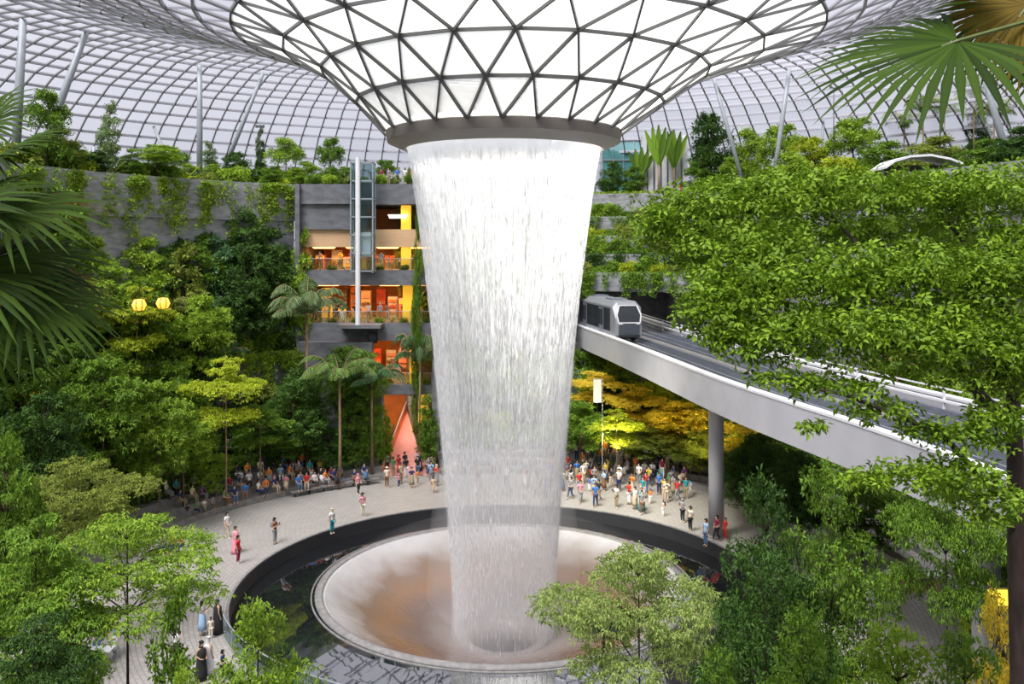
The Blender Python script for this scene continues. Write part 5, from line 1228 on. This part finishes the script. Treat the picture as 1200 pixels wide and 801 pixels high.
for z, y, n, lab, sd in ((17.7, 80.95, 11, 'top', 51), (12.9, 80.95, 13, 'middle', 52), (7.3, 80.95, 7, 'lower', 53)):
    x0 = XL + .8 if z > 8 else -14.8
    crowd([(x0 + (XR - .8 - x0) * (i + .5) / n + R5.uniform(-.2, .2), y + R5.uniform(0, 1.4), z) for i in range(n)], 'on the %s shop floor' % lab, 'visitors on the %s shop floor' % lab, ['stand', 'walk', 'bent', 'phone'], lambda x, y: 0, sd)
pv = P(460, 220, 82); crowd([(pv.x + (i - 2.5) * .75, 82.2 + .3 * (i % 2), 25.5) for i in range(6)], 'on roof garden beside lift', 'visitors on the roof garden beside the lift', ['stand', 'bent'], lambda x, y: 0, 54)
pv = P(808, 215, 97); crowd([(pv.x + (i - 2) * .8, 97 + .4 * (i % 2), 25.2) for i in range(5)], 'by the white fins', 'visitors on the upper garden', ['stand', 'walk'], lambda x, y: 0, 55)
# single people one can pick out
def at(px, py, **k):
    g = G(px, py); return person((g.x, g.y, 0), k.pop('rz', to_pool(g.x, g.y)), near=True, **k)
at(237, 744, kind='phone', top='grey', low='pale blue', lowkind='skirt', head='long_hair', label='long-haired woman in grey top and long pale blue skirt with raised phone')
at(255, 742, kind='walk', top='black', low='black', lowkind='robe', head='long_hair', label='woman in a long black dress walking next to the blue skirt', rz=2.2)
at(247, 748, kind='stand', top='cream', low='cream', head='hair', s=.62, label='small child in cream between the blue skirt and the black dress', rz=.4)
at(236, 796, kind='bent', low='black', lowkind='robe', head='headscarf', hair='black', label='woman in a black robe and black headscarf at the paving edge', rz=.8)
at(244, 790, kind='walk', low='white', lowkind='robe', head='headscarf', hair='white', label='person in white robe and white headscarf beside the black robe', rz=2.6)
at(261, 797, kind='bent', top='navy', low='black', head='hair', s=.8, label='person in navy bending arms next to the white robe', rz=1.6)
at(205, 779, kind='phone', top='white', low='black', head='hair', label='person in white top and black shorts holding a phone under the young tree', rz=2.8)
at(322, 637, kind='phone', top='brown', low='grey', head='hair', label='person in brown top and grey trousers alone on the paving', bag='grey')
at(279, 660, kind='stand', top='red', low='maroon', head='long_hair', label='person in red top at the pool edge below the seats')
at(276, 648, kind='bent', top='pink', low='pink', lowkind='robe', head='hair', hair='brown-haired', label='person in a pink dress just behind the one in red')
at(266, 630, kind='walk', top='white', low='beige', head='hair', label='person in white top and beige trousers walking in from the seats')
at(389, 625 - 0, kind='stand', top='white', low='teal', head='headscarf', hair='cream', label='person in white top and teal trousers by the pool kerb')
at(425, 605, kind='bent', top='pink', low='cream', head='long_hair', label='person in pink top and cream trousers by the pool kerb')
at(508, 576, kind='sit', top='beige', low='beige', head='hair', s=1, label='person in beige crouching at the kerb close to the waterfall')
at(827, 640, kind='stand', top='pale blue', low='denim', head='hair', label='person in pale blue top and denim by the bridge pillar', s=1.05)
at(840, 634, kind='walk', top='maroon', low='black', head='hair', label='person in maroon top close to the one in pale blue')
at(850, 632, kind='stand', top='red', low='red', head='long_hair', label='person all in red beside the bridge pillar', s=.85)
at(809, 622, kind='bent', top='cream', low='black', head='hair', label='person in cream top and black trousers at the kerb before the pillar')
at(752, 598, kind='stand', top='teal', low='teal', lowkind='robe', head='long_hair', label='woman in a long teal dress on the paving under the bridge')
at(800, 612, kind='phone', top='grey', low='black', head='cap', label='capped person in grey photographing the water')
at(820, 798, kind='phone', top='black', low='white', head='hair', label='person in black top near the trunk of the pale flat-crowned tree', rz=.3)
at(1107, 622, kind='walk', top='red', low='black', head='hair', label='person in red top crossing the paving beyond the shrubs', rz=1.3)
at(1128, 672, kind='bent', top='pale blue', low='navy', head='hair', label='person in pale blue top near the brown posts')
at(1136, 668, kind='stand', top='blue', low='white', head='long_hair', label='person in blue top beside the one in pale blue at the brown posts')
# table with two people on the near left paving
g = G(118, 778); tb = empty('table', (g.x, g.y, 0)); mb = MB(); mb.obox((0, 0, .72), (.55, .35, .02)); mb.build('tabletop', M['white'], tb)
for sx_ in (-1, 1):
    for sy_ in (-1, 1):
        mb = MB(); mb.tube([(sx_ * .48, sy_ * .28, 0), (sx_ * .48, sy_ * .28, .7)], .02, 6); mb.build('leg', M['steel'], tb)
tag(tb, 'small white table on the paving beneath the layered tree', 'table')
for i, (dx, dy, t_, l_) in enumerate(((-.35, .75, 'blue', 'denim'), (.35, .8, 'pale blue', 'white'))):
    st = empty('stool', (g.x + dx, g.y + dy - .05, 0)); mb = MB(); mb.lathe([(0, .38), (.19, .38), (.19, .43), (0, .43)], (0, 0, 0), 16); mb.build('seat', M['steel'], st); mb = MB(); mb.tube([(0, 0, 0), (0, 0, .38)], [.14, .03], 10); mb.build('pedestal', M['steel'], st)
    tag(st, 'round grey stool under the person in %s at the white table' % t_, 'stool')
    person((g.x + dx, g.y + dy, .43), 0, 'sit', t_, l_, 'trousers', 'hair', near=True, label='person in %s top sitting at the small white table' % t_)
# seated party on the left paving beyond the layered tree
for i, (px, t_) in enumerate(((193, 'purple'), (203, 'orange'), (212, 'red'))):
    g = G(px, 655); bn = MB(); 
    if i == 1:
        be = empty('bench', (g.x, g.y + .05, 0)); bn.box(-1.2, 1.2, -.2, .25, .38, .45); bn.build('seat', M['wood'], be)
        for sx_ in (-1, 1): q = MB(); q.box(sx_ * .95 - .06, sx_ * .95 + .06, -.18, .22, 0, .38); q.build('leg', M['step'], be)
        tag(be, 'brown bench carrying three people beyond the layered tree', 'bench')
    person((g.x, g.y, .45), -.2, 'sit', t_, 'navy', 'trousers', 'hair', near=True, label='person in %s top on the brown bench beyond the layered tree' % t_)

# ================================================================== small built things
# white fin block, teal pavilion and curved pavilion roof on the upper garden
fb = empty('fin_screen', (P(775, 200, 101).x, 101, 25.2))
for i in range(7):
    mb = MB(); mb.box(-2.3 + i * .78, -1.75 + i * .78, -.4 + .15 * (i % 2), .3, 0, 7.4 - .25 * (i % 3)); mb.build('fin', M['white'], fb)
mb = MB(); mb.box(-2.2, 2.9, .3, 1.2, 0, 6.6); mb.build('core_wall', M['steel'], fb)
tag(fb, 'tall white vertical fin block on the upper garden', 'screen wall')
tp_ = empty('glass_pavilion', (P(730, 200, 106).x, 106, 25.2)); mb = MB(); mb.box(-2.6, 2.4, -1.5, 1.5, 0, 7.4); mb.build('glass_box', M['tealglass'], tp_)
for i in range(5):
    mb = MB(); mb.box(-2.62 + i * 1.22, -2.54 + i * 1.22, -1.6, -1.5, 0, 7.4); mb.build('mullion', M['steel'], tp_)
for z_ in (0, 2.4, 4.9, 7.3): mb = MB(); mb.box(-2.6, 2.4, -1.62, -1.52, z_, z_ + .15); mb.build('transom', M['steel'], tp_)
tag(tp_, 'teal glazed pavilion on the upper garden next to the waterfall collar', 'pavilion')
cp = empty('curved_canopy', (P(1075, 195, 72).x, 72, 25.2)); mb = MB()
prof_ = [(-3.2, 1.0), (-2.4, 1.55), (-1.2, 1.9), (.4, 2.0), (2.0, 1.7), (3.0, 1.3)]
v = []; f = []
for y_ in (-1.5, 1.5):
    for x_, z_ in prof_: v.append((x_, y_, z_)); v.append((x_, y_, z_ - .18))
n_ = len(prof_) * 2
for i in range(len(prof_) - 1):
    a_ = 2 * i; f += [(a_, a_ + 2, a_ + 2 + n_, a_ + n_), (a_ + 1, a_ + 1 + n_, a_ + 3 + n_, a_ + 3), (a_, a_ + 1, a_ + 3, a_ + 2), (a_ + n_, a_ + 2 + n_, a_ + 3 + n_, a_ + 1 + n_)]
f += [(0, n_, n_ + 1, 1), (n_ - 2, n_ - 1, 2 * n_ - 1, 2 * n_ - 2)]
mb.add(v, f); mb.build('roof', M['white'], cp, False)
for x_ in (-2.8, 2.6):
    q = MB(); q.tube([(x_, 0, 0), (x_, 0, 1.4)], .09, 8); q.build('post', M['steel'], cp)
q = MB(); q.box(-2.4, 2.3, -.3, .9, 0, 1.2); q.build('counter', M['dark'], cp)
tag(cp, 'low curved grey roof of a kiosk on the upper garden', 'kiosk')
# floodlight masts
def mast(px, pyt, Y, lab, z0=None, hd=2, r=.05):
    t = P(px, pyt, Y); z0 = ground_z(t.x, t.y) if z0 is None else z0; o = empty('floodlight_mast', (t.x, t.y, z0)); h = t.z - z0
    mb = MB(); mb.tube([(0, 0, 0), (0, 0, h)], [r, r * .7], 8); mb.build('pole', M['black'], o, True); mb = MB(); mb.box(-.42, .42, -.03, .03, h - .12, h - .06); mb.build('cross_arm', M['black'], o)
    for i in range(hd):
        x = (-.3 + .6 * i / max(hd - 1, 1)); mb = MB(); mb.tube([(x, .12, h + .08), (x, -.14, h - .02)], [.08, .15], 12); hh = mb.build('lamp_head', M['black'], o); mb = MB(); mb.tube([(x, -.141, h - .02), (x, -.15, h - .024)], [.12, .12], 12); mb.build('lens', M['steel'], hh)
    tag(o, lab, 'floodlight')
mast(707, 735, 27, 'black floodlight mast with two heads in front of the bowl', hd=2, r=.055)
mast(305, 148, 84, 'thin floodlight mast on the roof garden left of the funnel', hd=3)
mast(977, 102, 84, 'thin floodlight mast on the upper garden under the fan frond', hd=2)
# lanterns glowing on the forest slope
for px, py, Y, lab in ((163, 357, 63, 'glowing amber lantern nearest the large fan palm'), (191, 355, 66, 'glowing amber lantern beside a dark opening in the slope'), (45, 462, 58, 'amber wall lamp under the grey terrace')):
    p = P(px, py, Y); o = empty('lantern', p); mb = MB(); mb.lathe([(0, -.42), (.38, -.36), (.55, 0), (.38, .36), (0, .42)], (0, 0, 0), 16); mb.build('shade', M['lamp'], o, True)
    for k_ in range(8):
        a_ = k_ * PI / 4; mb = MB(); mb.tube([(.40 * math.cos(a_), .40 * math.sin(a_), -.38), (.58 * math.cos(a_), .58 * math.sin(a_), 0), (.40 * math.cos(a_), .40 * math.sin(a_), .38)], .03, 5); mb.build('cage_bar', M['black'], o)
    mb = MB(); mb.tube([(0, 0, .4), (0, .1, 1.2), (0, 1.8, 1.5)], .03, 5); mb.build('bracket', M['black'], o); tag(o, lab, 'lantern')
for px, py, Y, lab in ((1110, 317, 52, 'yellow strip light showing through the big tree crown'), (1187, 303, 50, 'yellow strip light at the frame edge behind the tree crown'), (1170, 700, 36, 'small added yellow glow panel in place of yellow leaves beyond the big trunk')):  # the last is an added glowing panel standing for yellow leaves
    p = P(px, py, Y); o = empty('strip_light', p); mb = MB(); mb.obox((0, 0, 0), (.9 if px != 1170 else .4, .06, .22 if px != 1170 else .3)); mb.build('diffuser', M['lampy'], o); mb = MB(); mb.obox((0, .1, 0), (.98 if px != 1170 else .48, .05, .28 if px != 1170 else .38)); mb.build('housing', M['steel'], o); tag(o, lab, 'light')
# white banner under the bridge, seating benches, posts, drum
p = P(700, 458, 73); o = empty('banner', p); mb = MB(); mb.box(-.32, .32, -.02, .02, -.95, .95); mb.build('cloth', M['canvas'], o); mb = MB(); mb.tube([(-.4, 0, .98), (.4, 0, .98)], .03, 6); mb.build('top_rod', M['steel'], o); mb = MB(); mb.tube([(.42, 0, 1.0), (.42, 0, -p.z + 1.35)], .035, 6); mb.build('pole', M['steel'], o); tag(o, 'narrow white banner on a pole between the green and golden trees', 'banner')
dr = empty('concrete_drum', G(1016, 716)); mb = MB(); mb.lathe([(0, 0), (.6, 0), (.62, .1), (.62, 1.1), (.58, 1.16), (0, 1.16)], (0, 0, 0), 24); mb.build('drum_body', M['palecon'], dr, True); mb = MB(); mb.lathe([(0, 1.16), (.64, 1.16), (.66, 1.2), (.64, 1.26), (0, 1.26)], (0, 0, 0), 24); mb.build('lid', M['canvas'], dr, True); tag(dr, 'pale round concrete drum standing among the shrubs', 'drum')
for i, px in enumerate((1157, 1168)):
    g = G(px, 712); o = empty('timber_post', g); mb = MB(); mb.box(-.11, .11, -.11, .11, 0, 2.5); mb.build('shaft', M['wood'], o); mb = MB(); mb.box(-.14, .14, -.14, .14, 2.5, 2.6); mb.build('cap', M['barkdark'], o); tag(o, '%s brown timber post before the small yellow glow panel' % ('first' if i == 0 else 'second, farther'), 'post')
g = G(1075, 690); o = empty('planter_wall', g); mb = MB(); mb.box(-1.6, 1.6, -.4, .4, 0, .8); mb.build('wall_body', M['tan'], o); mb = MB(); mb.box(-1.7, 1.7, -.5, .5, .8, .92); mb.build('coping', M['white'], o); tag(o, 'tan planter wall with white coping on the paving beyond the shrubs', 'planter')
# curved bench before the seats on the left
bc = MB(); bc.lathe([(24.1, .34), (24.1, .45), (24.65, .45), (24.65, .34)], C0, 20, -44, -26, close=True); be = empty('curved_bench'); bc.build('seat', M['step'], be)
for a_ in range(-43, -26, 3):
    p = polar(24.4, a_, .17); q = MB(); q.obox(p, (.08, .2, .17), -math.radians(a_)); q.build('support', M['darkcon'], be)
tag(be, 'long curved grey stone bench before the seating steps left of the ramp', 'bench')
crowd([tuple(polar(24.4, a_, .45)) for a_ in (-42.5, -40.8, -39.2, -37, -35.2, -33.6, -31, -29)], 'on the curved stone bench', 'people on the curved bench', ['sit'], to_pool, 61)
# stairs aisle with handrails on the right
sa = empty('aisle_stair'); n_ = 16
for i in range(n_):
    p = polar(24.6 + i * .36, 19.5, .0); q = MB(); q.obox((p.x, p.y, (i + 1) * .08), (1.2, .2, (i + 1) * .08), -math.radians(19.5)); q.build('tread', M['step'], sa)
for s_ in (-2.4, 2.4):
    q = MB(); a0_, a1_ = polar(24.6, 19.5 + s_, 1.0), polar(30.2, 19.5 + s_ * .82, 3.6); q.tube([a0_, a1_], .05, 6); q.build('handrail', M['palecon'], sa)
    for t_ in (0, .33, .66, 1): q = MB(); p = a0_.lerp(a1_, t_); q.tube([p, p - Vector((0, 0, .95))], .03, 6); q.build('rail_post', M['steel'], sa)
tag(sa, 'stone stair aisle with pale handrails climbing between the crowded steps', 'stairs')
# glass railing round the near side of the pool
gr = empty('pool_railing'); mb = MB(); mb.lathe([(15.9, 0.0), (15.9, .95), (15.93, .95), (15.93, 0.0)], C0, 40, -172, -108, close=True); mb.build('glass_panel', M['clear'], gr)
mb = MB(); pts_ = [polar(15.915, a_, .98) for a_ in range(-172, -107, 2)]; mb.tube(pts_, .035, 6); mb.build('handrail', M['steel'], gr)
for a_ in range(-172, -107, 8): q = MB(); p = polar(15.915, a_, 0); q.tube([p, p + Vector((0, 0, .97))], .03, 6); q.build('rail_post', M['steel'], gr)
tag(gr, 'glass railing with steel handrail along the near pool kerb', 'railing')
# ================================================================== render look
SC.view_settings.view_transform = 'Standard'; SC.view_settings.look = 'None'; SC.view_settings.gamma = 1; SC.view_settings.use_curve_mapping = False
SC.view_settings.exposure = 0.4
cy = SC.cycles
cy.max_bounces = 7; cy.diffuse_bounces = 3; cy.glossy_bounces = 3; cy.transmission_bounces = 4; cy.transparent_max_bounces = 24
cy.volume_bounces = 3; cy.sample_clamp_indirect = 4; cy.use_denoising = True; cy.caustics_reflective = False; cy.caustics_refractive = False
